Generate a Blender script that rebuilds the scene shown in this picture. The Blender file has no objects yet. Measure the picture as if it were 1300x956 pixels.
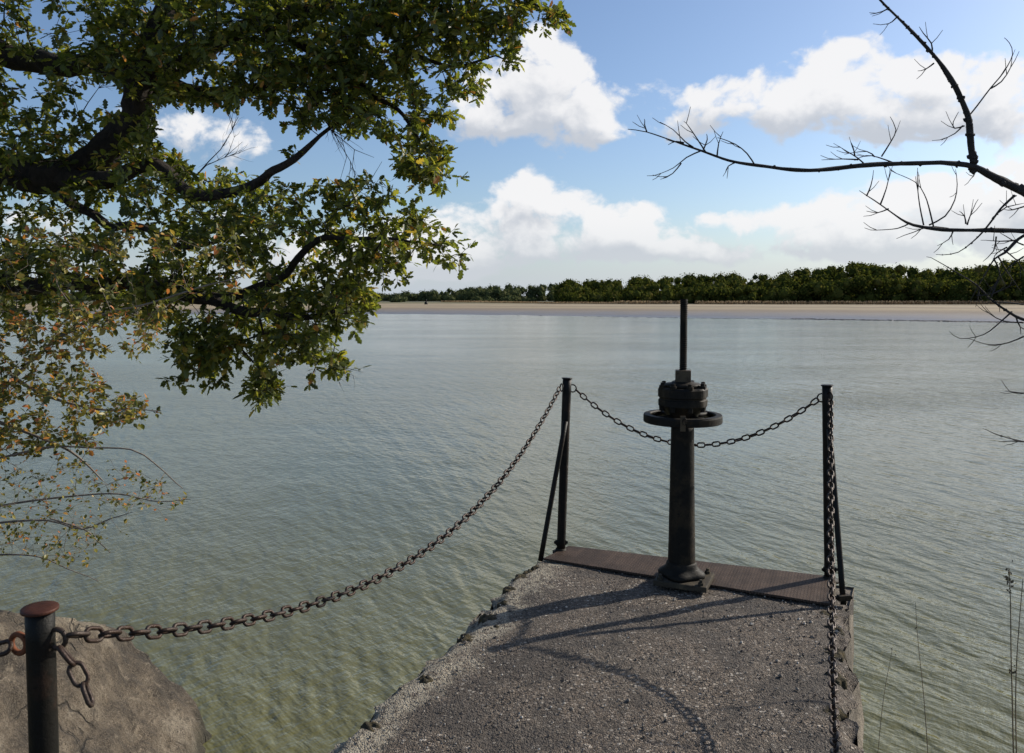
import bpy, bmesh, math, random
import numpy as np
from mathutils import Vector, Matrix, noise
R = math.radians
C = bpy.context.scene.collection
scene = bpy.context.scene
random.seed(7)
# ------------------------------------------------------------------ camera
F = 1011.0                      # focal length in photo pixels (28 mm lens)
EYE = 1.65                      # eye above the pier deck (z = 0)
HORIZ = 380.0
PITCH = math.atan((433.5-HORIZ)/F)
WATER = -1.6
cam_d = bpy.data.cameras.new('camera'); cam = bpy.data.objects.new('camera', cam_d); C.objects.link(cam)
cam.location = (0, 0, EYE); cam.rotation_euler = (R(90)-PITCH, 0, 0)
cam_d.sensor_width = 36; cam_d.lens = 36*F/1300; cam_d.shift_y = -44.5/1300
cam_d.clip_start = 0.05; cam_d.clip_end = 9000
scene.cycles.max_bounces = 7; scene.cycles.diffuse_bounces = 3; scene.cycles.glossy_bounces = 3; scene.cycles.transmission_bounces = 3; scene.cycles.volume_bounces = 0
cam_d.dof.use_dof = True; cam_d.dof.focus_distance = 7.0; cam_d.dof.aperture_fstop = 16
scene.camera = cam
# ------------------------------------------------------------------ light
SUN_AZ = math.atan2(1.9, 0.91)  # from +Y towards +X
SUN_EL = R(28.5)
SKY_STR = 0.112
sd = Vector((math.sin(SUN_AZ)*math.cos(SUN_EL), math.cos(SUN_AZ)*math.cos(SUN_EL), math.sin(SUN_EL)))
sun_d = bpy.data.lights.new('sun', 'SUN'); sun_d.energy = 5.0; sun_d.angle = R(0.5); sun_d.color = (1, .92, .80)
sun = bpy.data.objects.new('sun', sun_d); C.objects.link(sun)
sun.rotation_euler = sd.to_track_quat('Z', 'Y').to_euler(); sun.location = (20, 10, 20)
scene.view_settings.view_transform = 'Standard'; scene.view_settings.look = 'None'
scene.view_settings.gamma = 1; scene.view_settings.exposure = 0.18; scene.view_settings.use_curve_mapping = False

class NT:
    """tiny node helper"""
    def __init__(s, nt): s.nt = nt
    def n(s, typ, **kw):
        nd = s.nt.nodes.new(typ)
        for k, v in kw.items():
            if k.startswith('i_'): nd.inputs[k[2:].replace('_', ' ')].default_value = v
            else: setattr(nd, k, v)
        return nd
    def l(s, a, b): s.nt.links.new(a, b)
    def put(s, sock, v):
        if hasattr(v, 'is_linked') or isinstance(v, bpy.types.NodeSocket): s.l(v, sock)
        else: sock.default_value = v
    def m(s, op, a, b=0.0, c=0.0, clamp=False):
        nd = s.nt.nodes.new('ShaderNodeMath'); nd.operation = op; nd.use_clamp = clamp
        s.put(nd.inputs[0], a); s.put(nd.inputs[1], b); s.put(nd.inputs[2], c); return nd.outputs[0]
    def vm(s, op, a, b=None):
        nd = s.nt.nodes.new('ShaderNodeVectorMath'); nd.operation = op
        s.put(nd.inputs[0], a)
        if b is not None: s.put(nd.inputs[1], b)
        return nd.outputs['Value'] if op in ('DOT_PRODUCT', 'LENGTH') else nd.outputs[0]
    def mix(s, f, a, b, typ='MIX'):
        nd = s.nt.nodes.new('ShaderNodeMix'); nd.data_type = 'RGBA'; nd.blend_type = typ
        s.put(nd.inputs[0], f); s.put(nd.inputs[6], a); s.put(nd.inputs[7], b); return nd.outputs[2]
    def ss(s, x, lo, hi):
        nd = s.nt.nodes.new('ShaderNodeMapRange'); nd.interpolation_type = 'SMOOTHSTEP'
        s.put(nd.inputs[0], x); nd.inputs[1].default_value = lo; nd.inputs[2].default_value = hi; return nd.outputs[0]
    def noise(s, vec, scale, detail=4, rough=.5, dist=0):
        nd = s.nt.nodes.new('ShaderNodeTexNoise'); s.put(nd.inputs['Vector'], vec)
        nd.inputs['Scale'].default_value = scale; nd.inputs['Detail'].default_value = detail
        nd.inputs['Roughness'].default_value = rough; nd.inputs['Distortion'].default_value = dist; return nd.outputs[0]
    def noise_col(s, vec, scale):
        nd = s.nt.nodes.new('ShaderNodeTexNoise'); s.put(nd.inputs['Vector'], vec); nd.inputs['Scale'].default_value = scale; return nd.outputs['Color']
    def vor(s, vec, scale, out='Distance', feature='F1', detail=0, rough=.5):
        nd = s.nt.nodes.new('ShaderNodeTexVoronoi'); nd.feature = feature; s.put(nd.inputs['Vector'], vec)
        nd.inputs['Scale'].default_value = scale
        if 'Detail' in nd.inputs: nd.inputs['Detail'].default_value = detail; nd.inputs['Roughness'].default_value = rough
        return nd.outputs[out]
    def ramp(s, x, stops, mode='LINEAR'):
        nd = s.nt.nodes.new('ShaderNodeValToRGB'); s.l(x, nd.inputs[0]); cr = nd.color_ramp; cr.interpolation = mode
        while len(cr.elements) < len(stops): cr.elements.new(0.5)
        for e, (p, c) in zip(cr.elements, stops): e.position = p; e.color = (*c, 1)
        return nd.outputs[0]

# ---- sky with cumulus clouds, laid out by azimuth / elevation
world = bpy.data.worlds.new('World'); scene.world = world; world.use_nodes = True
world.cycles.sampling_method = 'MANUAL'; world.cycles.sample_map_resolution = 256; wn = world.node_tree; wn.nodes.clear(); W = NT(wn)
def azel(px, py):               # photograph pixel -> azimuth, elevation in radians
    v = Vector(((px-650)/F, 1, -(py-433.5)/F)); v.rotate(Matrix.Rotation(-PITCH, 4, 'X'))
    v.normalize(); return math.atan2(v.x, v.y), math.asin(v.z)
CLOUDS = [ # px, py, rx, ry, weight
 (615,125,75,58,1.0),(682,68,54,52,1.15),(745,112,80,48,1.15),(600,155,60,30,.6),(700,158,70,26,.6),(765,172,70,20,.8),
 (895,122,72,32,.85),(975,125,72,38,.85),(1073,92,52,52,1.1),(1140,118,90,46,.9),(1060,160,140,30,.8),(1250,105,80,46,1.0),(1215,160,90,22,.55),(850,165,60,20,.55),(1190,85,40,30,.5),
 (672,242,60,38,1.2),(620,285,75,36,.95),(755,280,85,38,1.1),(822,290,38,30,.95),(540,300,62,42,.95),(560,335,120,24,.75),
 (905,276,44,18,.95),(985,278,60,17,.9),(1105,262,75,34,1.1),(1180,285,80,34,.8),(1235,255,75,42,1.1),(1290,235,75,38,1.0),
 (700,318,140,24,.85),(900,318,120,20,.8),(1060,310,120,22,.85),(1200,318,120,24,.85),(500,342,130,18,.7),
 (250,180,110,48,.95),(210,150,80,30,.5),(20,300,140,70,.6),(300,300,140,60,.6),(420,310,90,36,.6)]
def cloud_group(fine):
  global G_
  g = bpy.data.node_groups.new('cloud_density', 'ShaderNodeTree')
  g.interface.new_socket('P', in_out='INPUT', socket_type='NodeSocketVector')
  g.interface.new_socket('D', in_out='OUTPUT', socket_type='NodeSocketFloat')
  G_ = NT(g); gi = g.nodes.new('NodeGroupInput'); go = g.nodes.new('NodeGroupOutput'); P = gi.outputs[0]
  if fine:
    wob = G_.n('ShaderNodeTexNoise'); G_.l(P, wob.inputs['Vector']); wob.inputs['Scale'].default_value = 9; wob.inputs['Detail'].default_value = 3
    Pw = G_.vm('ADD', P, G_.vm('MULTIPLY', G_.vm('SUBTRACT', wob.outputs['Color'], (.5, .5, .5)), (.055, .035, 0)))
  else: Pw = P
  tot = None
  for (px, py, rx, ry, w) in CLOUDS:
    a, e = azel(px, py); sx, sy = rx/F*.92, ry/F*.92
    q = G_.vm('MULTIPLY', G_.vm('SUBTRACT', Pw, (a, e, 0)), (1/sx, 1/sy, 0))
    v = G_.m('MULTIPLY', G_.m('EXPONENT', G_.m('MULTIPLY', G_.vm('DOT_PRODUCT', q, q), -1.0)), w)
    tot = v if tot is None else G_.m('ADD', tot, v)
  if fine:
    # generic cumulus for the sky behind and beside the view
    sepP = G_.n('ShaderNodeSeparateXYZ'); G_.l(P, sepP.inputs[0])
    far_ = G_.ss(G_.m('ABSOLUTE', sepP.outputs[0]), .75, 1.0)
    gen = G_.m('MULTIPLY', G_.ss(G_.noise(G_.vm('MULTIPLY', P, (1, 1.6, 1)), 3.2, 3, .5), .54, .68), far_)
    tot = G_.m('MINIMUM', G_.m('ADD', tot, gen), 1.15)
    Ps = G_.vm('MULTIPLY', Pw, (1, 1.25, 1))
    puff = G_.m('SUBTRACT', .60, G_.vor(Ps, 14, detail=3, rough=.62))
    fb = G_.m('SUBTRACT', G_.noise(Ps, 15, 7, .64), .5)
    det = G_.m('ADD', G_.m('MULTIPLY', puff, .55), G_.m('MULTIPLY', fb, 1.7))
    tot = G_.m('ADD', tot, det)
  else: tot = G_.m('MINIMUM', tot, 1.6)
  G_.l(tot, go.inputs[0]); return g
gF = cloud_group(True); gL = cloud_group(False)
tc = W.n('ShaderNodeTexCoord'); nv = W.vm('NORMALIZE', tc.outputs['Generated'])
sp = W.n('ShaderNodeSeparateXYZ'); W.l(nv, sp.inputs[0])
az = W.m('ARCTAN2', sp.outputs[0], sp.outputs[1]); el = W.m('ARCSINE', sp.outputs[2])
cb = W.n('ShaderNodeCombineXYZ'); W.l(az, cb.inputs[0]); W.l(el, cb.inputs[1])
def dens(off, g=None):
    nd = wn.nodes.new('ShaderNodeGroup'); nd.node_tree = g or gF
    W.l(W.vm('ADD', cb.outputs[0], off) if off else cb.outputs[0], nd.inputs[0]); return nd.outputs[0]
d0 = dens(None); d1 = dens((.012, .018, 0)); l0 = dens((0, -.012, 0), gL); l1 = dens((.012, .034, 0), gL)
cover = W.ss(d0, .32, .74)
lit = W.m('ADD', W.m('MULTIPLY', W.m('SUBTRACT', d0, d1), .95), W.m('MULTIPLY', W.m('SUBTRACT', l0, l1), 1.0))
lit = W.ss(lit, -.75, .55)
sky = W.n('ShaderNodeTexSky'); sky.sky_type = 'NISHITA'; sky.sun_disc = False
sky.sun_elevation = SUN_EL; sky.sun_rotation = SUN_AZ; sky.air_density = 1.0; sky.dust_density = 1.2; sky.ozone_density = 2.0
k = 1/SKY_STR
ccol = W.mix(lit, tuple(c*k for c in (.50, .53, .585))+(1,), tuple(c*k for c in (.82, .815, .82))+(1,))
# haze near the horizon softens the clouds
hz = W.ss(el, .11, -.01)
ccol = W.mix(W.m('MULTIPLY', hz, .6), ccol, tuple(c*k for c in (.60, .62, .665))+(1,))
skyc = W.mix(1.0, sky.outputs[0], (.90, .97, 1.08, 1), 'MULTIPLY')
skyc = W.mix(W.m('MULTIPLY', hz, .75), skyc, tuple(c*k for c in (.54, .61, .71))+(1,))
cover = W.m('MULTIPLY', cover, W.m('SUBTRACT', 1, W.m('MULTIPLY', hz, .35)))
cover = W.m('MULTIPLY', cover, .96)
col = W.mix(cover, skyc, ccol)
bg = W.n('ShaderNodeBackground'); bg.inputs[1].default_value = SKY_STR; W.l(col, bg.inputs[0])
wo = W.n('ShaderNodeOutputWorld'); W.l(bg.outputs[0], wo.inputs[0])

# ------------------------------------------------------------------ helpers
def ray(px, py):
    v = Vector(((px-650)/F, 1, -(py-433.5)/F)); v.rotate(Matrix.Rotation(-PITCH, 4, 'X')); return v
def at(px, py, d):              # point at forward distance d (metres)
    v = ray(px, py); return Vector((v.x/v.y*d, d, EYE+v.z/v.y*d))
def on(px, py, z=0.0):          # point on the level z
    v = ray(px, py); t = (z-EYE)/v.z; return Vector((v.x*t, v.y*t, z))
def tag(o, label=None, cat=None, group=None, kind=None):
    if label: o['label'] = label
    if cat: o['category'] = cat
    if group: o['group'] = group
    if kind: o['kind'] = kind
    return o
def empty(name, loc=(0, 0, 0)):
    o = bpy.data.objects.new(name, None); C.objects.link(o); o.location = loc; o.empty_display_size = .2; return o
class MB:
    def __init__(s): s.v = []; s.f = []; s.sm = []
    def add(s, vs, fs, smooth=True):
        b = len(s.v); s.v += [tuple(v) for v in vs]; s.f += [tuple(i+b for i in f) for f in fs]; s.sm += [smooth]*len(fs)
    def tube(s, pts, rad, n=8, cap=True, smooth=True, rough=0, seed=0):
        pts = [Vector(p) for p in pts]
        if not hasattr(rad, '__len__'): rad = [rad]*len(pts)
        T = []
        for i in range(len(pts)):
            a = pts[max(0, i-1)]; b = pts[min(len(pts)-1, i+1)]; t = (b-a)
            T.append(t.normalized() if t.length > 1e-9 else Vector((0, 0, 1)))
        ref = Vector((0, 0, 1)) if abs(T[0].z) < .9 else Vector((1, 0, 0))
        u = T[0].cross(ref).normalized(); vs = []; fs = []
        for i, p in enumerate(pts):
            u = (u-T[i]*u.dot(T[i]));
            u = u.normalized() if u.length > 1e-6 else T[i].orthogonal().normalized()
            w = T[i].cross(u)
            for k in range(n):
                a = 2*math.pi*k/n; r = rad[i]
                if rough: r *= 1+rough*noise.noise(Vector((p.x*9+math.cos(a)*2+seed, p.y*9+math.sin(a)*2, p.z*9)))
                vs.append(p+u*(math.cos(a)*r)+w*(math.sin(a)*r))
        for i in range(len(pts)-1):
            for k in range(n):
                k2 = (k+1) % n; fs.append((i*n+k, i*n+k2, (i+1)*n+k2, (i+1)*n+k))
        s.add(vs, fs, smooth)
        if cap:
            b = len(s.v)-len(vs); s.f.append(tuple(b+k for k in reversed(range(n)))); s.sm.append(False)
            b2 = b+(len(pts)-1)*n; s.f.append(tuple(b2+k for k in range(n))); s.sm.append(False)
    def lathe(s, prof, c=(0, 0, 0), n=32, smooth=True, lob=None):   # profile [(r, z)]
        c = Vector(c); vs = []; fs = []
        for (r, z) in prof:
            for k in range(n):
                a = 2*math.pi*k/n; rr = r*(1 if lob is None else lob(a, z)); vs.append(c+Vector((math.cos(a)*rr, math.sin(a)*rr, z)))
        m = len(prof)
        for i in range(m-1):
            for k in range(n):
                k2 = (k+1) % n; fs.append((i*n+k, i*n+k2, (i+1)*n+k2, (i+1)*n+k))
        s.add(vs, fs, smooth); b = len(s.v)-len(vs)
        if prof[0][0] > 0: s.f.append(tuple(b+k for k in reversed(range(n)))); s.sm.append(False)
        if prof[-1][0] > 0: s.f.append(tuple(b+(m-1)*n+k for k in range(n))); s.sm.append(False)
    def box(s, c, size, rz=0, bev=0.0):
        bm = bmesh.new(); bmesh.ops.create_cube(bm, size=1)
        bmesh.ops.scale(bm, vec=size, verts=bm.verts)
        if bev: bmesh.ops.bevel(bm, geom=bm.edges[:], offset=bev, segments=2, affect='EDGES', profile=.6)
        M = Matrix.Translation(c) @ Matrix.Rotation(rz, 4, 'Z'); bm.transform(M)
        bm.verts.index_update(); s.add([v.co.copy() for v in bm.verts], [[v.index for v in f.verts] for f in bm.faces], False); bm.free()
    def build(s, name, mat, parent=None, loc=None):
        me = bpy.data.meshes.new(name); o = bpy.data.objects.new(name, me); C.objects.link(o)
        off = Vector(loc) if loc is not None else (Vector(parent.location) if parent else Vector((0, 0, 0)))
        me.from_pydata([tuple(Vector(v)-off) for v in s.v], [], s.f); me.polygons.foreach_set('use_smooth', s.sm); me.materials.append(mat)
        me.update()
        if parent: o.parent = parent
        if loc is not None:
            o.location = Vector(loc)-(Vector(parent.location) if parent else Vector((0, 0, 0)))
        return o

def mat(name, disp=False):
    m = bpy.data.materials.new(name); m.use_nodes = True; nt = m.node_tree; nt.nodes.clear(); N = NT(nt)
    b = N.n('ShaderNodeBsdfPrincipled'); o = N.n('ShaderNodeOutputMaterial'); N.l(b.outputs[0], o.inputs[0])
    N.co = N.n('ShaderNodeTexCoord').outputs['Object']; N.b = b; N.o = o; N.mat = m
    N.pos = N.n('ShaderNodeNewGeometry').outputs['Position']
    return N
def bump(N, h, dist, strength=1.0, prev=None):
    bn = N.n('ShaderNodeBump'); bn.inputs['Distance'].default_value = dist; bn.inputs['Strength'].default_value = strength
    N.l(h, bn.inputs['Height'])
    if prev: N.l(prev, bn.inputs['Normal'])
    return bn.outputs[0]

# --- metals
def metal(name, c1, c2, c3, rough=.55, metallic=.35, sc=9, rust=.55, spec=.16):
    N = mat(name); n1 = N.noise(N.pos, sc, 6, .65); n2 = N.noise(N.pos, sc*6, 4, .6)
    c = N.mix(N.ss(n1, rust-.08, rust+.1), (*c1, 1), (*c2, 1)); c = N.mix(N.ss(n2, .55, .72), c, (*c3, 1))
    N.l(c, N.b.inputs['Base Color']); N.b.inputs['Metallic'].default_value = metallic; N.b.inputs['Specular IOR Level'].default_value = spec
    N.l(N.m('ADD', N.m('MULTIPLY', n2, .3), rough-.15), N.b.inputs['Roughness'])
    h = N.m('ADD', n2, N.m('MULTIPLY', N.noise(N.pos, 260, 3, .6), .35)); N.l(bump(N, h, .0025, .8), N.b.inputs['Normal'])
    return N.mat
M_post = metal('post_paint', (.009, .0085, .007), (.022, .014, .010), (.006, .006, .005), .5, .0)
M_cap = metal('rusty_cap', (.060, .024, .016), (.085, .036, .022), (.03, .016, .012), .45, .15)
M_iron = metal('cast_iron', (.010, .009, .007), (.030, .022, .013), (.007, .006, .005), .62, .0)
M_nut = metal('brass_block', (.085, .065, .042), (.055, .04, .028), (.03, .024, .018), .6, .2)
M_chain = metal('chain_steel', (.050, .037, .030), (.040, .024, .017), (.022, .017, .014), .42, .25, 14, .5)
M_base = metal('base_plate_iron', (.05, .042, .03), (.10, .08, .05), (.03, .025, .02), .75, .1)
M_eye = metal('orange_rust', (.16, .06, .03), (.09, .035, .02), (.07, .03, .02), .75, .1)

# --- chequer plate
N = mat('chequer_plate')
rot = N.n('ShaderNodeVectorRotate'); rot.rotation_type = 'Z_AXIS'; N.l(N.pos, rot.inputs['Vector']); rot.inputs['Angle'].default_value = R(23.5)
pv = rot.outputs[0]
s_ = N.n('ShaderNodeSeparateXYZ'); N.l(pv, s_.inputs[0])
su = N.m('MULTIPLY', s_.outputs[0], 1/.034); sv = N.m('MULTIPLY', s_.outputs[1], 1/.034)
def lug(N, a, b):
    fa = N.m('SUBTRACT', N.m('FRACT', a), .5); fb = N.m('SUBTRACT', N.m('FRACT', b), .5)
    e = N.m('ADD', N.m('POWER', N.m('DIVIDE', N.m('ABSOLUTE', fa), .42), 2), N.m('POWER', N.m('DIVIDE', N.m('ABSOLUTE', fb), .15), 2))
    return N.ss(e, 1.1, .5)
l1 = lug(N, N.m('ADD', su, sv), N.m('SUBTRACT', su, sv)); l2 = lug(N, N.m('ADD', N.m('SUBTRACT', su, sv), .5), N.m('ADD', N.m('ADD', su, sv), .5))
lg = N.m('MAXIMUM', l1, l2)
n1 = N.noise(N.pos, 5, 5, .6); n2 = N.noise(N.pos, 60, 3)
c = N.mix(N.ss(n1, .38, .62), (.075, .052, .038, 1), (.135, .092, .066, 1)); c = N.mix(N.m('MULTIPLY', n2, .35), c, (.03, .022, .02, 1))
c = N.mix(N.m('MULTIPLY', N.m('SUBTRACT', 1, lg), .6), c, (.028, .019, .015, 1))
rib = N.m('SINE', N.m('MULTIPLY', s_.outputs[0], 6.283/.072)); c = N.mix(N.m('MULTIPLY', N.ss(rib, .1, 1), .10), c, (.03, .02, .015, 1))
N.l(c, N.b.inputs['Base Color']); N.b.inputs['Specular IOR Level'].default_value = .15; N.b.inputs['Roughness'].default_value = .7
N.l(bump(N, N.m('ADD', N.m('ADD', lg, N.m('MULTIPLY', rib, .08)), N.m('MULTIPLY', n2, .3)), .008), N.b.inputs['Normal']); M_plate = N.mat

# --- exposed aggregate concrete
def concrete(name, dark=1.0):
    N = mat(name)
    vc = N.vor(N.pos, 62, 'Color'); vd = N.vor(N.pos, 62); vc2 = N.vor(N.pos, 150, 'Color'); vd2 = N.vor(N.pos, 150)
    sep = N.n('ShaderNodeSeparateColor'); N.l(vc, sep.inputs[0]); sep2 = N.n('ShaderNodeSeparateColor'); N.l(vc2, sep2.inputs[0])
    nb = N.noise(N.pos, 2.2, 5, .6); nm = N.noise(N.pos, 14, 5, .65)
    base = N.ramp(sep2.outputs[0], [(0, (.035*dark, .027*dark, .018*dark)), (.45, (.098*dark, .072*dark, .050*dark)), (.8, (.19*dark, .145*dark, .103*dark)), (1, (.38*dark, .33*dark, .27*dark))])
    peb = N.ramp(sep.outputs[1], [(0, (.05*dark, .038*dark, .029*dark)), (.5, (.13*dark, .10*dark, .075*dark)), (.80, (.24*dark, .185*dark, .135*dark)), (.95, (.55*dark, .49*dark, .41*dark))])
    wear = N.noise(N.pos, 3.1, 5, .65)
    isp = N.m('MULTIPLY', N.ss(N.m('ADD', sep.outputs[0], N.m('MULTIPLY', N.m('SUBTRACT', wear, .5), 1.4)), .50, .60), N.ss(vd, .62, .42))
    c = N.mix(isp, base, peb)
    c = N.mix(N.m('MULTIPLY', N.ss(N.noise(N.pos, 1.6, 4, .6), .5, .64), .35), c, (.13*dark, .11*dark, .085*dark, 1))
    c = N.mix(N.m('MULTIPLY', N.ss(nb, .44, .60), .68), c, (.045*dark, .037*dark, .03*dark, 1))
    crk = N.ss(N.vor(N.vm('ADD', N.pos, N.vm('MULTIPLY', N.noise_col(N.pos, 4), (.25, .25, 0))), 1.9, feature='DISTANCE_TO_EDGE'), .010, .002); crk = N.m('MULTIPLY', crk, N.ss(N.noise(N.pos, 1.7, 2), .48, .56))
    c = N.mix(N.m('MULTIPLY', crk, .8), c, (.012, .010, .008, 1))
    st2 = N.ss(N.noise(N.pos, 6.5, 6, .7), .56, .66); c = N.mix(N.m('MULTIPLY', st2, .6), c, (.030, .024, .017, 1))
    c = N.mix(N.m('MULTIPLY', N.ss(nm, .52, .7), .3), c, (.16*dark, .14*dark, .115*dark, 1))
    # pale lichen crust along the left border of the deck
    sp_ = N.n('ShaderNodeSeparateXYZ'); N.l(N.pos, sp_.inputs[0])
    edge = N.m('SUBTRACT', sp_.outputs[0], N.m('ADD', N.m('MULTIPLY', N.m('SUBTRACT', sp_.outputs[1], 3.425), .416), -.457))
    le = N.m('ADD', edge, N.m('MULTIPLY', N.m('SUBTRACT', N.noise(N.pos, 5, 6, .7), .5), .62))
    lich = N.m('MULTIPLY', N.ss(le, .26, .13), N.ss(N.noise(N.pos, 26, 6, .7), .38, .52))
    c = N.mix(N.m('MULTIPLY', lich, .8), c, N.mix(sep2.outputs[1], (.22, .19, .135, 1), (.40, .36, .28, 1)))
    N.l(c, N.b.inputs['Base Color']); N.b.inputs['Roughness'].default_value = .9
    h = N.m('ADD', N.m('MULTIPLY', isp, .8), N.m('ADD', N.m('MULTIPLY', N.m('SUBTRACT', 1, vd2), .6), N.m('MULTIPLY', nm, 1.2)))
    N.l(bump(N, h, .010, 1), N.b.inputs['Normal']); return N.mat
M_conc = concrete('exposed_aggregate_concrete', .80)
N = mat('masonry_side'); nb = N.noise(N.pos, 3, 6, .6)
N.l(N.ramp(nb, [(.3, (.07, .06, .045)), (.5, (.14, .12, .095)), (.7, (.22, .19, .15))]), N.b.inputs['Base Color']); N.b.inputs['Roughness'].default_value = .95
N.l(bump(N, N.noise(N.pos, 20, 6, .7), .03), N.b.inputs['Normal']); M_side = N.mat
N = mat('moss'); nb = N.noise(N.pos, 40, 5, .7)
N.l(N.ramp(nb, [(.3, (.018, .016, .010)), (.5, (.05, .04, .018)), (.62, (.10, .075, .03)), (.75, (.07, .05, .02))]), N.b.inputs['Base Color']); N.b.inputs['Roughness'].default_value = 1
N.l(bump(N, N.noise(N.pos, 120, 4, .7), .02), N.b.inputs['Normal']); M_moss = N.mat
N = mat('weathered_rock'); nb = N.noise(N.pos, 2.5, 7, .65); nf = N.noise(N.pos, 30, 6, .7); st = N.noise(N.vm('MULTIPLY', N.pos, (14, 5, 3)), 1.6, 6, .7)
c = N.ramp(nb, [(.36, (.045, .036, .026)), (.47, (.12, .095, .068)), (.53, (.19, .15, .105)), (.64, (.32, .27, .20))])
cr = N.ss(N.vor(N.vm('ADD', N.pos, N.vm('MULTIPLY', N.noise_col(N.pos, 5), (.3, .3, .3))), 2.6, feature='DISTANCE_TO_EDGE'), .03, .004)
gr = N.noise(N.pos, 110, 4, .7); c = N.mix(N.m('MULTIPLY', N.ss(gr, .52, .7), .6), c, (.36, .31, .24, 1)); c = N.mix(N.ss(gr, .46, .34), c, (.05, .04, .03, 1)); cr = N.m('MULTIPLY', cr, N.ss(N.noise(N.pos, 1.3, 3), .54, .60)); c = N.mix(N.m('MULTIPLY', cr, .6), c, (.02, .017, .013, 1))
c = N.mix(N.m('MULTIPLY', N.ss(nf, .5, .66), .6), c, (.045, .036, .028, 1)); c = N.mix(N.m('MULTIPLY', N.ss(st, .56, .66), .5), c, (.40, .33, .24, 1))
spz = N.n('ShaderNodeSeparateXYZ'); N.l(N.pos, spz.inputs[0])
wet = N.ss(N.m('ADD', spz.outputs[2], N.m('MULTIPLY', nb, .3)), WATER+.42, WATER+.22); c = N.mix(N.m('MULTIPLY', wet, .75), c, (.03, .03, .016, 1))
N.l(c, N.b.inputs['Base Color']); N.b.inputs['Roughness'].default_value = .92
N.l(bump(N, N.m('SUBTRACT', N.m('ADD', N.m('ADD', nf, N.m('MULTIPLY', gr, .4)), N.m('MULTIPLY', st, 1.3)), N.m('MULTIPLY', cr, .8)), .06), N.b.inputs['Normal']); M_rock = N.mat
N = mat('bank_soil'); nb = N.noise(N.pos, 3, 6, .6)
N.l(N.ramp(nb, [(.35, (.05, .06, .02)), (.5, (.09, .08, .035)), (.7, (.14, .11, .06))]), N.b.inputs['Base Color']); N.b.inputs['Roughness'].default_value = 1
N.l(bump(N, N.noise(N.pos, 25, 6, .7), .05), N.b.inputs['Normal']); M_bank = N.mat

# --- water
N = mat('lake_water')
def dirn(N, ang, sx, sy, scale, det=3, rough=.5, dist=0, seed=0):
    r = N.n('ShaderNodeVectorRotate'); r.rotation_type = 'Z_AXIS'; N.l(N.pos, r.inputs['Vector']); r.inputs['Angle'].default_value = ang
    return N.noise(N.vm('ADD', N.vm('MULTIPLY', r.outputs[0], (sx, sy, 1)), (seed, seed*1.7, 0)), scale, det, rough, dist)
kang = -math.atan2(.30, .95)
w1 = dirn(N, kang, 1, .20, 3.5, 2, .5, .12)
w2 = dirn(N, kang-.40, 1, .34, 6.5, 3, .55, .15, 7)
w3 = dirn(N, kang+.95, 1, .4, 10.0, 3, .6, .15, 13)
w4 = dirn(N, 0, .6, 1.0, .9, 3, .5, .2, 3)
gust = N.noise(N.vm('MULTIPLY', N.pos, (.05, .11, 1)), 1, 4, .6)
amp = N.m('ADD', .55, N.m('MULTIPLY', N.ss(gust, .35, .68), .75))
h = N.m('ADD', N.m('MULTIPLY', w1, .040), N.m('ADD', N.m('MULTIPLY', w2, .022), N.m('ADD', N.m('MULTIPLY', w3, .012), N.m('MULTIPLY', w4, .012))))
h = N.m('MULTIPLY', h, amp)
wc = N.mix(N.ss(gust, .3, .7), (.108, .104, .036, 1), (.124, .118, .046, 1))
N.l(wc, N.b.inputs['Base Color']); N.b.inputs['Roughness'].default_value = .13; N.b.inputs['IOR'].default_value = 1.42
N.l(bump(N, h, 1.25, 1), N.b.inputs['Normal']); M_water = N.mat

# --- shore: coloured by height above the water
N = mat('shore_sand'); sp_ = N.n('ShaderNodeSeparateXYZ'); N.l(N.pos, sp_.inputs[0])
zz = N.m('ADD', N.m('SUBTRACT', sp_.outputs[2], WATER), N.m('MULTIPLY', N.m('SUBTRACT', N.noise(N.vm('MULTIPLY', N.pos, (.02, .05, 1)), 1, 5, .6), .5), .22))
rn = N.m('MULTIPLY', zz, .4)
c = N.ramp(rn, [(0, (.09, .08, .075)), (.06, (.15, .138, .13)), (.12, (.17, .145, .12)), (.19, (.17, .13, .085)), (.30, (.29, .225, .13)), (.37, (.18, .135, .08)), (.42, (.33, .26, .16)), (.52, (.19, .145, .08)), (.62, (.16, .14, .06)), (.8, (.06, .06, .025))])
N.l(c, N.b.inputs['Base Color']); N.l(N.ss(rn, .0, .2), N.b.inputs['Roughness'])
rr = N.n('ShaderNodeMapRange'); N.l(rn, rr.inputs[0]); rr.inputs[1].default_value = 0; rr.inputs[2].default_value = .16; rr.inputs[3].default_value = .35; rr.inputs[4].default_value = .95
N.l(rr.outputs[0], N.b.inputs['Roughness']); N.l(bump(N, N.noise(N.pos, 1.2, 6, .7), .12), N.b.inputs['Normal']); M_shore = N.mat
N = mat('wet_mud'); N.b.inputs['Base Color'].default_value = (.022, .020, .022, 1); N.b.inputs['Roughness'].default_value = .6; M_mud = N.mat
N = mat('dry_reeds'); gi_ = N.n('ShaderNodeNewGeometry').outputs['Random Per Island']
N.l(N.ramp(gi_, [(0, (.16, .10, .05)), (.5, (.30, .21, .11)), (1, (.42, .31, .17))]), N.b.inputs['Base Color']); N.b.inputs['Roughness'].default_value = 1; M_reed = N.mat

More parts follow.
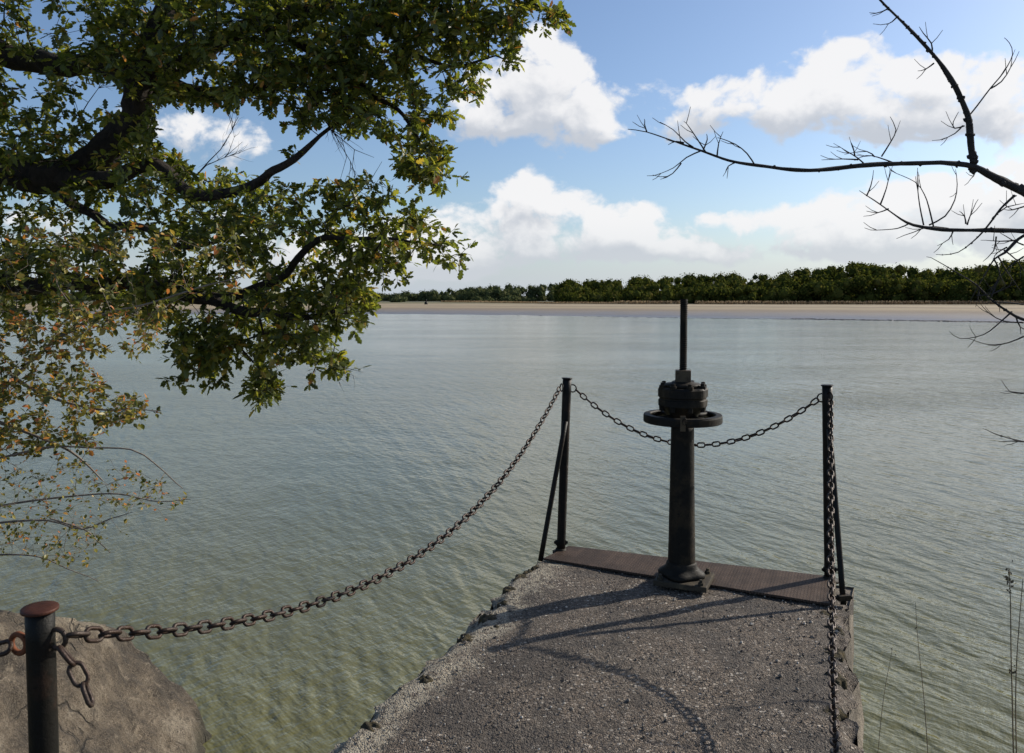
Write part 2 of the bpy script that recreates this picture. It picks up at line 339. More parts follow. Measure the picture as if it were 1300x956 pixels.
# --- leaves
def leafmat(name, stops, trans=.4, tmul=(1.6, 1.7, .9), spec0=False):
    N = mat(name); ri = N.n('ShaderNodeNewGeometry').outputs['Random Per Island']
    c = N.ramp(ri, stops); N.l(c, N.b.inputs['Base Color']); N.b.inputs['Roughness'].default_value = .45; N.b.inputs['Specular IOR Level'].default_value = .5
    t = N.n('ShaderNodeBsdfTranslucent'); N.l(N.mix(1.0, c, (*tmul, 1), 'MULTIPLY'), t.inputs[0])
    ms = N.n('ShaderNodeMixShader'); ms.inputs[0].default_value = trans; N.l(N.b.outputs[0], ms.inputs[1]); N.l(t.outputs[0], ms.inputs[2]); N.l(ms.outputs[0], N.o.inputs[0])
    if spec0: N.b.inputs['Specular IOR Level'].default_value = 0
    return N.mat
M_oak = leafmat('oak_leaf', [(0, (.040, .054, .014)), (.35, (.075, .100, .022)), (.7, (.130, .152, .034)), (.93, (.21, .21, .05)), (.975, (.30, .22, .06)), (1, (.32, .13, .04))], .45, (2.0, 1.9, .8))
M_shrub = leafmat('autumn_leaf', [(0, (.06, .075, .018)), (.45, (.13, .14, .03)), (.72, (.28, .24, .05)), (.86, (.42, .28, .06)), (.94, (.50, .18, .05)), (1, (.50, .18, .06))], .4, (1.3, 1.3, .9))
M_far = leafmat('far_leaf', [(0, (.036, .046, .012)), (.5, (.066, .078, .018)), (.85, (.105, .112, .027)), (1, (.15, .12, .04))], .3, (1.4, 1.4, .7), True)
M_far_hazed = leafmat('far_leaf_hazed', [(0, (.05, .065, .030)), (.5, (.075, .09, .038)), (1, (.11, .11, .05))], .2, (1.2, 1.3, .9), True)  # haze over the distant trees is put into this paler leaf colour
def barkmat(name, c1, c2, d=.02):
    N = mat(name); n = N.noise(N.vm('MULTIPLY', N.pos, (1, 1, .6)), 16, 7, .7)
    N.l(N.ramp(n, [(.35, c1), (.65, c2)]), N.b.inputs['Base Color']); N.b.inputs['Roughness'].default_value = .95
    N.l(bump(N, n, d), N.b.inputs['Normal']); return N.mat
M_bark = barkmat('oak_bark', (.010, .008, .006), (.050, .036, .026), .06)
M_dead = barkmat('dead_bark', (.014, .012, .011), (.04, .035, .032), .02)
M_twig = barkmat('pale_twig', (.10, .08, .06), (.24, .20, .16), .004)
M_stalk = barkmat('dry_stalk', (.08, .06, .035), (.20, .15, .08), .002)

# ================================================================== the setting
# lake: a fan of quads out to the horizon
mb = MB(); vs = []; fs = []
rs = [0.5, 2, 4, 8, 15, 30, 60, 120, 200, 500]; na = 64
for r in rs:
    for k in range(na+1):
        a = R(-100+200*k/na); vs.append((math.sin(a)*r, math.cos(a)*r, WATER))
for i in range(len(rs)-1):
    for k in range(na): fs.append((i*(na+1)+k, i*(na+1)+k+1, (i+1)*(na+1)+k+1, (i+1)*(na+1)+k))
mb.add(vs, fs, False); tag(mb.build('lake_water', M_water), kind='structure')
# far shore terrain
def interp(x, tab):
    if x <= tab[0][0]: return tab[0][1]
    for (a, b), (c_, d_) in zip(tab, tab[1:]):
        if x <= c_: return b+(d_-b)*(x-a)/(c_-a)
    return tab[-1][1]
def px2az(px): return math.atan((px-650)/F)
EDGE = [(px2az(p), F*(EYE-WATER)/(y-HORIZ)) for p, y in [(-900, 408), (0, 402.5), (250, 399.5), (480, 398.5), (690, 401), (860, 403.5), (1040, 405.5), (1235, 408.5), (1400, 411), (2200, 420)]]
def redge(a): return interp(a, EDGE)/math.cos(a)
HGT = [(-30, -.6), (0, -.02), (18, .14), (45, .28), (80, .62), (130, 1.0), (190, 1.35), (230, 1.9), (300, 2.2), (600, 4), (1200, 9)]
mb = MB(); vs = []; fs = []; offs = [-30, -10, 0, 4, 8, 13, 18, 25, 35, 45, 60, 80, 100, 130, 160, 190, 210, 230, 300, 450, 700, 1200]; na = 260
def shore_z(a, o):
    z = interp(o, HGT)
    if o > 3: z += .10*noise.noise(Vector((a*30, o*.03, 2)))*min(1, o/40)
    return WATER+z
for o in offs:
    for k in range(na+1):
        a = R(-85+170*k/na); r = redge(a)+o+ (noise.noise(Vector((a*40, 1.3, 0)))*5 + noise.noise(Vector((a*160, 5.3, 0)))*1.5 if o < 30 else 0)
        vs.append((math.sin(a)*r, math.cos(a)*r, shore_z(a, o)))
for i in range(len(offs)-1):
    for k in range(na): fs.append((i*(na+1)+k, i*(na+1)+k+1, (i+1)*(na+1)+k+1, (i+1)*(na+1)+k))
mb.add(vs, fs); tag(mb.build('shore_ground', M_shore), kind='structure')
# dark mud ridge along the water's edge, right of the middle
mb = MB()
for i in range(900):
    p = 640+random.random()**.8*660; a = px2az(p); den = interp(p, [(640, .15), (850, .3), (1030, 1), (1240, 1), (1300, .5)])
    if random.random() > den: continue
    r = (redge(a)-1.2+random.gauss(0, .5)+2*noise.noise(Vector((a*60, 0, 0)))); c0 = Vector((math.sin(a)*r, math.cos(a)*r, WATER))
    w = random.uniform(.25, .9)*(1 if p > 1000 else .8); hgt = random.uniform(.05, .20)*(1 if p > 1000 else .45)
    ps = []
    for k in range(7): an = 2*math.pi*k/7; ps.append(c0+Vector((math.cos(an)*w, math.sin(an)*w*.6, -.03)))
    ps.append(c0+Vector((random.uniform(-.2, .2), 0, hgt))); mb.add(ps, [(k, (k+1) % 7, 7) for k in range(7)], False)
tag(mb.build('mud_ridge', M_mud), kind='structure')

# far wood: clumps of leaf faces over bumpy crowns
def wood(name, trees, matl, label, cat, leafs, parent=None):
    mb = MB(); rnd = random.Random(5)
    for (cx, cy, gz, hgt, rad) in trees:
        for L in range(rnd.randint(9, 15)):
            an = rnd.uniform(0, 6.283); rr = rad*rnd.uniform(0, .65); lr = rad*rnd.uniform(.28, .58)
            lz = gz+hgt*rnd.uniform(.05, .95)-lr*.6; lr *= rnd.uniform(.8, 1.15)
            c0 = Vector((cx+math.cos(an)*rr, cy+math.sin(an)*rr, max(gz+lr*.5, min(lz, gz+hgt-lr))))
            for q in range(int(leafs*lr*lr)):
                d = Vector((rnd.gauss(0, 1), rnd.gauss(0, 1), rnd.gauss(0, 1))).normalized()
                if d.y > .5: continue
                p = c0+Vector((d.x, d.y, d.z*.9))*lr*rnd.uniform(.78, 1.28); s = rnd.uniform(.2, .55)
                nn = (d+Vector((rnd.gauss(0, .4), rnd.gauss(0, .4), rnd.gauss(0, .4)))).normalized(); u = nn.orthogonal().normalized(); w = nn.cross(u)
                a0 = rnd.uniform(0, 6.283); vs = []
                for k in range(5):
                    a1 = a0+k*1.2566; r1 = s*rnd.uniform(.6, 1.1); vs.append(p+u*math.cos(a1)*r1+w*math.sin(a1)*r1)
                mb.add(vs, [(0, 1, 2, 3, 4)], False)
            # inner dark body so that the wood is opaque
            bm = bmesh.new(); bmesh.ops.create_icosphere(bm, subdivisions=1, radius=lr*.74, matrix=Matrix.Translation(c0)); bm.verts.index_update()
            mb.add([v.co.copy() for v in bm.verts], [[v.index for v in f.verts] for f in bm.faces], False); bm.free()
    o = mb.build(name, matl); tag(o, label, cat, kind='stuff'); return o
rnd = random.Random(3)
TOP = [(-300, 362), (0, 367), (300, 369), (480, 372), (540, 369), (590, 366), (620, 361), (680, 361), (715, 359)]
def ground_at(px, D):
    a = px2az(px); r = D/math.cos(a); return shore_z(a, r-redge(a))
trees = []
px = -420
while px < 735:
    for row in range(2):
        D = 470+row*45+rnd.uniform(-15, 15); p = px+rnd.uniform(-4, 4); gz = ground_at(p, D)
        hgt = EYE+(HORIZ-interp(p, TOP)+rnd.uniform(-2.0, 2.0))*D/F-gz
        trees.append(((p-650)/F*D, D, gz, hgt, rnd.uniform(3.5, 6)))
    px += 9
# low scrub in front, and the clump at 600-650
for i in range(26):
    p = rnd.uniform(480, 800); D = rnd.uniform(395, 430); trees.append(((p-650)/F*D, D, ground_at(p, D), rnd.uniform(2.0, 3.4), rnd.uniform(2, 4)))
for p, y, rr in [(590, 371, 6), (604, 367, 6), (618, 366, 6.5), (632, 365, 6), (645, 366, 7), (655, 369, 5), (570, 373, 5)]:
    D = 440; gz = ground_at(p, D); trees.append(((p-650)/F*D, D, gz, EYE+(HORIZ-y)*D/F-gz, rr))
wood('distant_wood', trees, M_far_hazed, 'paler distant line of trees behind the sand on the left', 'woodland', 9)
TOP2 = [(700, 359), (722, 356), (745, 357), (800, 354), (860, 351), (905, 350), (950, 348), (985, 352), (1010, 342), (1055, 338), (1090, 333), (1130, 337), (1180, 342), (1230, 338), (1300, 328), (1600, 322), (2000, 320)]
trees = []; px = 712
while px < 1750:
    for row in range(4):
        D = interp(px, [(712, 360), (900, 335), (1300, 300), (1750, 260)])+row*14+rnd.uniform(-5, 5); p = px+rnd.uniform(-7, 7); gz = ground_at(p, D)
        top = interp(p, TOP2)+[14, 6, -1, -3][row]+rnd.uniform(-1.6, 1.6)
        trees.append(((p-650)/F*D, D, gz, EYE+(HORIZ-top)*D/F-gz, rnd.uniform(3.6, 6.5)))
    px += 9.5
wood('far_wood', trees, M_far, 'dark green wood along the far shore, nearer and taller to the right', 'woodland', 10)
# reed fringe in front of the wood
mb = MB()
for i in range(9000):
    p = random.uniform(560, 1500); a = px2az(p)
    D = interp(p, [(560, 400), (712, 350), (900, 324), (1300, 285), (1500, 265)])+random.uniform(-8, 2)
    if noise.noise(Vector((p*.012, 0, 0))) < -.30 and p < 1000: continue
    gz = ground_at(p, D); x = (p-650)/F*D; hh = random.uniform(.5, 1.5)*(1 if p > 780 else .6); w = random.uniform(.1, .3)
    mb.add([(x-w, D, gz), (x+w, D, gz), (x+w*.5+random.uniform(-.2, .2), D+.2, gz+hh), (x-w*.5, D-.2, gz+hh*.9)], [(0, 1, 2, 3)], False)
tag(mb.build('reed_fringe', M_reed), 'pale dry reeds along the foot of the far wood', 'reeds', kind='stuff')
# small dark marker on the sand
D = 330; gz = ground_at(541, D); t = empty('marker_post', ((541-650)/F*D, D, gz)); b0 = Vector(t.location)
tag(t, 'tiny dark stump standing alone on the far sandbank at the left', 'stump')
mb = MB(); mb.lathe([(.75, -.2), (.70, .3), (.62, .9), (.35, 1.1), (0, 1.15)], b0, 10); mb.build('stump_base', M_post, t)
mb = MB(); mb.tube([b0+Vector((0, 0, 1.0)), b0+Vector((.1, 0, 2.1))], [.26, .2], 8); mb.build('stump_top', M_post, t)

# near bank (under and behind the camera, both sides)
mb = MB(); vs = []; fs = []; nx, ny = 120, 60
for j in range(ny+1):
    for i in range(nx+1):
        x = -30+60*i/nx; y = -14+20*j/ny
        crest = .7 if x > -1.5 else .7+min(5, (-1.5-x)*.75)
        z = -.12 if y < crest else max(-2.6, -.12-(y-crest)*.62)
        z += .12*noise.noise(Vector((x*.9, y*.9, 0)))
        if y < .9 and -3 < x < 1.5: z -= .1
        vs.append((x, y, z))
for j in range(ny):
    for i in range(nx): fs.append((j*(nx+1)+i, j*(nx+1)+i+1, (j+1)*(nx+1)+i+1, (j+1)*(nx+1)+i))
mb.add(vs, fs); tag(mb.build('bank_ground', M_bank), kind='structure')

# ================================================================== pier
PNL = on(690, 713); PNR = on(1057, 772); PFR = on(1060, 737); PFL = on(722, 697)
def left_x(y): return -.457+.416*(y-3.425)-.075*math.exp(-((y-4.62)/.28)**2)
def right_x(y): return 1.49+.405*(y-3.425)
def front_y(x): return PFL.y+(x-PFL.x)*(PFR.y-PFL.y)/(PFR.x-PFL.x)-.03
def near_y(x): return PNL.y+(x-PNL.x)*(PNR.y-PNL.y)/(PNR.x-PNL.x)
pier = empty('stone_pier', on(870, 800)); tag(pier, 'weathered concrete pier with pebbly top and mossy crumbling edges', 'pier')
mb = MB(); vs = []; fs = []; nu, nv_ = 96, 190
def deck(u, v):
    # v 0..1 from behind the camera to the plate's near edge
    v = v**.75
    yl = -1.2+(5.06-(-1.2))*v; yr = -1.2+(4.33-(-1.2))*v
    l = Vector((left_x(yl), yl)); r = Vector((right_x(yr), yr)); p = l+(r-l)*u; return p
for j in range(nv_+1):
    for i in range(nu+1):
        u, v = i/nu, j/nv_; p = deck(u, v); x, y = p
        e = min(u, 1-u)*1.85
        z = .006*noise.noise(Vector((x*7, y*7, 0)))+.012*noise.noise(Vector((x*1.7, y*1.7, 3)))
        if e < .10:
            k_ = (1-e/.10); z -= k_*k_*(.02+.09*max(0, noise.noise(Vector((x*7, y*7, 9)))+.2)); z += k_*.022*noise.noise(Vector((x*28, y*28, 2)))
        if u in (0, 1):
            dx = .06*noise.noise(Vector((x*5, y*5, 1)))+.045*noise.noise(Vector((x*17, y*17, 1))); x += dx
        z = min(z, .006)
        vs.append((x, y, z))
for j in range(nv_):
    for i in range(nu): fs.append((j*(nu+1)+i, j*(nu+1)+i+1, (j+1)*(nu+1)+i+1, (j+1)*(nu+1)+i))
mb.add(vs, fs); mb.build('deck', M_conc, pier)
# masonry body: sides go down under the water
mb = MB()
def skirt(path, zb, out):
    vs = []; fs = []; nz = 14; n = len(path)
    for k in range(nz+1):
        for i, p in enumerate(path):
            z = p.z+(zb-p.z)*k/nz; q = .035*noise.noise(Vector((p.x*3, p.y*3, z*4)))*(0 if k == 0 else 1)+out*k/nz
            vs.append((p.x+(q if out >= 0 else -q)*(1 if out >= 0 else -1), p.y, z))
    for k in range(nz):
        for i in range(n-1): fs.append((k*n+i, k*n+i+1, (k+1)*n+i+1, (k+1)*n+i))
    mb.add(vs, fs)
L_ = [Vector(vs[j*(nu+1)]) for j in range(nv_+1)]; R_ = [Vector(vs[j*(nu+1)+nu]) for j in range(nv_+1)]
e1 = L_[-1]; e2 = R_[-1]; f1 = Vector((PFL.x-.02, PFL.y, -.03)); f2 = Vector((PFR.x+.10, PFR.y-.03, -.03))
skirt(L_[::3], -2.6, -.05); skirt(R_[::3], -2.6, .05)
head = [e1, f1]+[f1+(f2-f1)*k/20 for k in range(1, 20)]+[f2, e2]
skirt(head, -2.6, 0)
mb.add([e1+Vector((0, -.06, -.02)), e2+Vector((0, -.06, -.02)), f2+Vector((0, 0, -.012)), f1+Vector((0, 0, -.012))], [(0, 1, 2, 3)], False)
mb.build('pier_wall', M_side, pier)
# moss tufts on the edges
rnd = random.Random(11)
spots = [(652,735,.045),(634,750,.04),(668,728,.03),(612,786,.045),(628,800,.04),(592,812,.035),(682,722,.03),(640,768,.03),
         (1050,782,.04),(1068,800,.05),(1075,830,.045),(1066,860,.035),(540,866,.03),(470,925,.035),(1072,905,.04)]
for (px, py, r_) in spots:
    m_ = MB(); c0 = on(px, py, -.012); lx = left_x(c0.y)+.05; c0.x = max(c0.x, lx+r_*.5) if px < 800 else min(c0.x, right_x(c0.y)-.05-r_*.5)
    nr, nk = 9, 30; vs = [(c0.x, c0.y, c0.z+.018)]; fs = []
    for i in range(1, nr+1):
        for k in range(nk):
            a = 2*math.pi*k/nk; f = i/nr; rr = r_*1.25*f*(1+.55*noise.noise(Vector((math.cos(a)*1.6+px, math.sin(a)*1.6, py)))+.25*noise.noise(Vector((math.cos(a)*5+px, math.sin(a)*5, py))))
            x = c0.x+math.cos(a)*rr; y = c0.y+math.sin(a)*rr*1.2
            z = c0.z+.018*(1-f**2.2)+.020*noise.noise(Vector((x*38, y*38, 0)))*(1-f*.6)-(.03 if i == nr else 0)
            if x < lx-.03 or x > right_x(c0.y)+.02: z -= .03
            vs.append((x, y, z))
    for k in range(nk): fs.append((0, 1+k, 1+(k+1) % nk))
    for i in range(nr-1):
        for k in range(nk): fs.append((1+i*nk+k, 1+(i+1)*nk+k, 1+(i+1)*nk+(k+1) % nk, 1+i*nk+(k+1) % nk))
    m_.add(vs, fs); m_.build('moss_tuft', M_moss, pier)
# loose chippings and grit (children of nothing countable: stuff)
mb = MB(); rnd = random.Random(4)
for i in range(2600):
    u = rnd.random(); v = .45+.55*rnd.random(); p = deck(.02+.96*u, v)
    s = rnd.uniform(.0025, .0075)*(2.0 if rnd.random() < .05 else 1); c0 = Vector((p.x, p.y, .004))
    q = Matrix.Rotation(rnd.uniform(0, 6.28), 3, 'Z')
    vs_ = [q @ Vector((s, 0, 0)), q @ Vector((0, s*.8, 0)), q @ Vector((-s*.9, 0, 0)), q @ Vector((0, -s, 0)), Vector((0, 0, s*.7)), Vector((0, 0, -s*.7))]
    mb.add([c0+w for w in vs_], [(0, 1, 4), (1, 2, 4), (2, 3, 4), (3, 0, 4), (1, 0, 5), (2, 1, 5), (3, 2, 5), (0, 3, 5)], False)
N = mat('grit'); gi_ = N.n('ShaderNodeNewGeometry').outputs['Random Per Island']
N.l(N.ramp(gi_, [(0, (.05, .04, .035)), (.6, (.15, .125, .10)), (.9, (.30, .26, .21)), (1, (.5, .46, .4))]), N.b.inputs['Base Color']); N.b.inputs['Roughness'].default_value = .9
tag(mb.build('loose_grit', N.mat), 'fine loose grit and chippings lying on the pier top', 'grit', kind='stuff')

# chequer plate over the sluice slot
pl = MB(); zt = .022
a_, b_, c_, d_ = [Vector((p.x, p.y, 0)) for p in (PNL, PNR, PFR, PFL)]
for (z0, z1) in [(.010, zt)]:
    q = [Vector((p.x, p.y, z)) for z in (z0, z1) for p in (a_, b_, c_, d_)]
    pl.add(q, [(3, 2, 1, 0), (4, 5, 6, 7), (0, 1, 5, 4), (1, 2, 6, 5), (2, 3, 7, 6), (3, 0, 4, 7)], False)
mid = (a_+b_+c_+d_)/4
cp = empty('chequer_plate', mid); tag(cp, 'rust brown chequered steel plate across the end of the pier', 'metal plate')
pl.build('plate_sheet', M_plate, cp)
fr = MB()
for p, q_ in ((b_, c_), (c_, d_)):
    fr.tube([p+Vector((0, 0, .008)), q_+Vector((0, 0, .008))], .008, 6, smooth=False)
fr.build('edge_strip', M_base, cp)

# ================================================================== posts
def post(name, top, bot, label, r=.0285, capr=.034, grp='chain posts'):
    t = empty(name, bot); tag(t, label, 'post', grp)
    m = MB(); n = 14; m.tube([bot+(top-bot)*k/n-Vector((0, 0, 0)) for k in range(n+1)], r, 20, rough=.03); m.build('shaft', M_post, t)
    ax = (top-bot).normalized(); m = MB(); pr = [(r*.9, -.006), (capr, -.005), (capr*1.01, -.003), (capr*1.01, .0005), (capr*.97, .0022), (capr*.5, .0026), (0, .0028)]
    m.lathe(pr, (0, 0, 0), 28); Mx = Matrix.Translation(top) @ ax.to_track_quat('Z', 'Y').to_matrix().to_4x4(); m.v = [tuple(Mx @ Vector(v)) for v in m.v]
    m.build('cap', M_cap if capr > .036 else M_post, t)
    m = MB(); m.lathe([(r*1.02, .0), (r*1.9, .0), (r*1.9, .012), (r*1.3, .016), (r*1.2, .03), (r*1.0, .034)], bot, 20); m.build('foot_flange', M_iron, t)
    return t
def ring_link(L=.058, W=.037, w=.0050, n=10, m=6):
    """one chain link in the XY plane, long axis X"""
    mb = MB(); hl = (L-W)/2; rr = W/2-w; path = []
    for k in range(n+1): a = -math.pi/2+math.pi*k/n; path.append(Vector((hl+math.cos(a)*rr, math.sin(a)*rr, 0)))
    for k in range(n+1): a = math.pi/2+math.pi*k/n; path.append(Vector((-hl+math.cos(a)*rr, math.sin(a)*rr, 0)))
    N_ = len(path); vs = []; fs = []
    for i, p in enumerate(path):
        t = (path[(i+1) % N_]-path[i-1]).normalized(); u = Vector((0, 0, 1)); s_ = t.cross(u)
        for k in range(m): a = 2*math.pi*k/m; vs.append(p+u*math.cos(a)*w+s_*math.sin(a)*w)
    for i in range(N_):
        for k in range(m): fs.append((i*m+k, i*m+(k+1) % m, ((i+1) % N_)*m+(k+1) % m, ((i+1) % N_)*m+k))
    mb.add(vs, fs); return mb
lk = ring_link().build('link_source', M_chain); link_mesh = lk.data; link_mesh.name = 'link'; bpy.data.objects.remove(lk)
def chain(name, P0, P1, sag, label, pitch=.0455, grp='chains', maxn=100, cat='chain', roll=0.4, curve=None):
    n = 400; pts = []
    for i in range(n+1):
        t_ = i/n
        p = P0.lerp(P1, t_)-Vector((0, 0, 4*sag*t_*(1-t_))) if curve is None else curve(t_)
        pts.append(p)
    L = [0]
    for a, b in zip(pts, pts[1:]): L.append(L[-1]+(b-a).length)
    tot = L[-1]; cnt = min(maxn, max(2, round(tot/pitch))); pitch = tot/cnt
    def atl(s):
        i = min(n-1, max(0, int(np.searchsorted(L, s))-1)); f = (s-L[i])/max(1e-9, L[i+1]-L[i]); return pts[i].lerp(pts[i+1], f)
    root = empty(name, P0); tag(root, label, cat, grp); rnd = random.Random(len(name)+cnt)
    sc = pitch/.0455
    for k in range(cnt):
        a = atl(k*pitch); b = atl((k+1)*pitch); c0 = (a+b)/2; t_ = (b-a).normalized(); up = Vector((0, 0, 1)) if abs(t_.z) < .95 else Vector((0, 1, 0))
        s_ = t_.cross(up).normalized(); u = s_.cross(t_)
        ang = roll+(math.pi/2 if k % 2 else 0)+rnd.uniform(-.14, .14)
        yv = s_*math.cos(ang)+u*math.sin(ang); zv = t_.cross(yv)
        M_ = Matrix((t_, yv, zv)).transposed().to_4x4(); o = bpy.data.objects.new('link', link_mesh); C.objects.link(o); o.parent = root
        M_.translation = c0-P0; o.matrix_local = M_ @ Matrix.Diagonal((sc, 1, 1, 1))
    return root
def eyelet(t, c0, axis, r=.024, w=.0045, m_=None):
    m = MB(); ax = axis.normalized(); u = ax.orthogonal().normalized(); v = ax.cross(u)
    m.tube([c0+u*math.cos(2*math.pi*k/16)*r+v*math.sin(2*math.pi*k/16)*r for k in range(17)], w, 6, cap=False); m.build('eyelet', m_ or M_post, t)

LB = on(712, 702, .0); LT = at(720, 480, LB.y+.02)
RB = on(1053, 738, .0); RT = at(1050, 489, RB.y+.01)
pL = post('chain_post', LT, LB+Vector((0, 0, 0)), 'dark iron post at the left end of the steel plate, braced by a leaning bar')
pR = post('chain_post', RT, RB, 'dark iron post at the right end of the steel plate, two chains on top')
def brace(t, a, b, r):
    m = MB(); m.tube([a+(b-a)*k/6 for k in range(7)], r, 12); m.build('brace', M_post, t)
brace(pL, at(718, 535, LB.y-.04), on(686, 712, 0.0), .016)
brace(pR, at(1053, 545, RB.y-.05), on(1071, 768, 0.0), .016)
for t, p, dz in ((pL, LB, .07), (pR, RB, .07), (pR, on(1071, 768), .04)):
    m = MB(); q = p+Vector((0, 0, dz)); m.tube([q+Vector((-.045, 0, 0)), q+Vector((.045, 0, 0))], .009, 6, smooth=False); m.box(q, (.07, .03, .03), .2, .003); m.build('clamp_bolt', M_iron, t)
BD = 1.68
BT = at(50.5, 772, BD); BB = Vector((BT.x-.015, BT.y+.02, 0)); BT = BT
pB = post('chain_post', BT, BB, 'thick looking nearest post in the lower left corner with a rusty brown cap', .0285, .0365)
RN = Vector((.44, .9, 1.05)); pN = post('chain_post', RN, Vector((.44, .9, 0)), 'post holding the near end of the right hand chain')
LN = Vector((-2.9, 1.55, .95)); pF = post('chain_post', LN, Vector((-2.9, 1.55, -.5)), 'post holding the left end of the chain that runs out at the left')
eL1 = at(713, 492, LT.y-.05); eL2 = at(727, 493, LT.y+.01)
eR1 = at(1043, 505, RT.y+.02); eR2 = RT+Vector((0, -.045, -.06))
eyelet(pL, eL1, Vector((1, .3, 0))); eyelet(pL, eL2, Vector((.2, 1, 0))); eyelet(pR, eR1, Vector((.2, 1, 0))); eyelet(pR, eR2, Vector((1, .2, 0)))
eB = at(76, 806, BD); eB2 = at(22, 818, BD+.01); eB3 = at(76, 822, BD-.03)
eyelet(pB, at(72, 811, BD), Vector((.1, 1, .0)), .021, .0055, M_chain); eyelet(pB, at(24, 817, BD+.015), Vector((.3, 1, 0)), .021, .0065, M_eye)
nB = eB+Vector((.02, .0, 0))
chain('chain', nB, eL1+Vector((-.012, -.015, 0)), .40, 'long rusty chain sagging from the nearest post to the left plate post', maxn=100)
chain('chain', eL2+Vector((.02, 0, -.008)), eR1+Vector((-.02, 0, -.008)), .315, 'short chain hanging behind the sluice column between the two plate posts')
chain('chain', eR2+Vector((0, -.015, -.02)), RN+Vector((0, .05, -.05)), .745, 'chain dropping from the right plate post towards the viewer along the pier edge')
chain('chain', eB2+Vector((-.015, 0, -.004)), LN+Vector((.04, 0, -.05)), .12, 'chain leaving the nearest post towards the left edge of the picture', roll=.9)
# loose end under the nearest post's eye
h0 = eB3; h1 = at(112, 880, BD-.05); h2 = at(116, 895, BD-.02)
def loose(t):
    return (h0*(1-t)**2+h1*2*t*(1-t)+h2*t*t) if False else (h0.lerp(at(100, 852, BD-.04), t*3) if t < 1/3 else at(100, 852, BD-.04).lerp(at(116, 895, BD-.05), (t-1/3)*1.5))
chain('chain', h0, h2, 0, 'loose end of chain dangling below the eye of the nearest post', curve=loose, roll=.7)

# ================================================================== sluice gear
SB = on(865, 737, .022); S = empty('sluice_winder', SB); tag(S, 'tall black iron sluice winder with spindle, gear housing and hand wheel', 'sluice winder')
dS = SB.y; kx = dS/F
SC = Vector((at(866.5, 540, dS).x, dS, 0))
def zz_(py): return at(866, py, dS).z
def V(z, dx=0, dy=0): return Vector((SC.x+dx, SC.y+dy, z))
rzS = R(-23.5)
m = MB(); n = 16; pts = [Vector((SB.x+(SC.x-SB.x)*k/n, dS, .05+(zz_(540)+.02-.05)*k/n)) for k in range(n+1)]
m.tube(pts, [.0785-.014*(k/n) for k in range(n+1)], 32, rough=.02); m.build('column', M_iron, S)
m = MB(); m.box(SB+Vector((.012, -.02, .016)), (.30, .27, .032), rzS, .006)
m.build('base_plate', M_base, S)
m = MB(); def_l = lambda a, z: 1+.10*math.cos(4*(a-rzS))*(1 if z < .05 else .3)
m.lathe([(.122, .0), (.125, .016), (.114, .030), (.098, .042), (.088, .055), (.084, .075), (.078, .085)], SB+Vector((0, 0, .032)), 40, lob=def_l); m.build('base_collar', M_iron, S)
for sx in (-1, 1):
    for sy in (-1, 1):
        q = Matrix.Rotation(rzS, 3, 'Z') @ Vector((sx*.115, sy*.105, 0)); m = MB(); c0 = SB+q+Vector((.012, -.02, .032))
        m.lathe([(.017, 0), (.017, .015), (.010, .0155), (.010, .030), (0, .031)], c0, 6, False); m.build('anchor_bolt', M_base, S)
# gear housing
zl, zh = zz_(524), zz_(488)
lob = lambda a, z: 1+.05*max(0, math.cos(6*a+.5))
H = zh-zl
lob = lambda a, z: 1+.030*math.cos(8*a+.6)
m = MB(); m.lathe([(.075, -.035), (.088, -.012), (.100, .004), (.128, H*.22), (.135, H*.27), (.135, H*.47), (.129, H*.50), (.129, H*.55), (.137, H*.58), (.137, H*.84), (.131, H*.90), (.085, H*.92)], V(zl), 64, False, lob); m.build('gear_housing', M_iron, S)
m = MB(); m.lathe([(.098, 0), (.104, .006), (.104, .016), (.098, .022), (.068, .026), (.060, .034)], V(zl+H*.90), 40); m.build('housing_lid', M_iron, S)
for k in range(8):
    a = k*math.pi/4+.12; m = MB(); c0 = V(zl+H*.88, math.cos(a)*.120, math.sin(a)*.120)
    m.lathe([(.020, 0), (.020, .018), (.012, .0185), (.012, .032), (0, .034)], c0, 6, False); m.build('housing_bolt', M_iron, S)
    m = MB(); m.lathe([(0, -.028), (.016, -.026), (.018, 0)], V(zl+H*.25, math.cos(a)*.122, math.sin(a)*.122), 6, False); m.build('housing_bolt', M_iron, S)
zt0 = zz_(486); zt1 = zz_(470.5)
m = MB(); m.box(V((zt0+zt1)/2-.003), (.088, .088, zt1-zt0+.012), R(-12), .004); m.build('spindle_nut', M_nut, S)
# threaded spindle
m = MB(); vs = []; fs = []; ns = 20; z0 = zt1-.01; z1 = zz_(379.5); pitch = .011; steps = int((z1-z0)/pitch*4)
for j in range(steps+1):
    for k in range(ns):
        a = 2*math.pi*k/ns; ph = ((z0+(z1-z0)*j/steps)/pitch+k/ns) % 1; r = .0205+.0018*(1 if ph < .5 else -1)*(1 if j not in (0, steps) else 0)
        if abs(((a-2.1+math.pi) % (2*math.pi))-math.pi) < .25: r = .0165
        vs.append(V(z0+(z1-z0)*j/steps, math.cos(a)*r, math.sin(a)*r))
for j in range(steps):
    for k in range(ns): fs.append((j*ns+k, j*ns+(k+1) % ns, (j+1)*ns+(k+1) % ns, (j+1)*ns+k))
fs.append(tuple(steps*ns+k for k in range(ns))); m.add(vs, fs, False); m.build('spindle', M_iron, S)
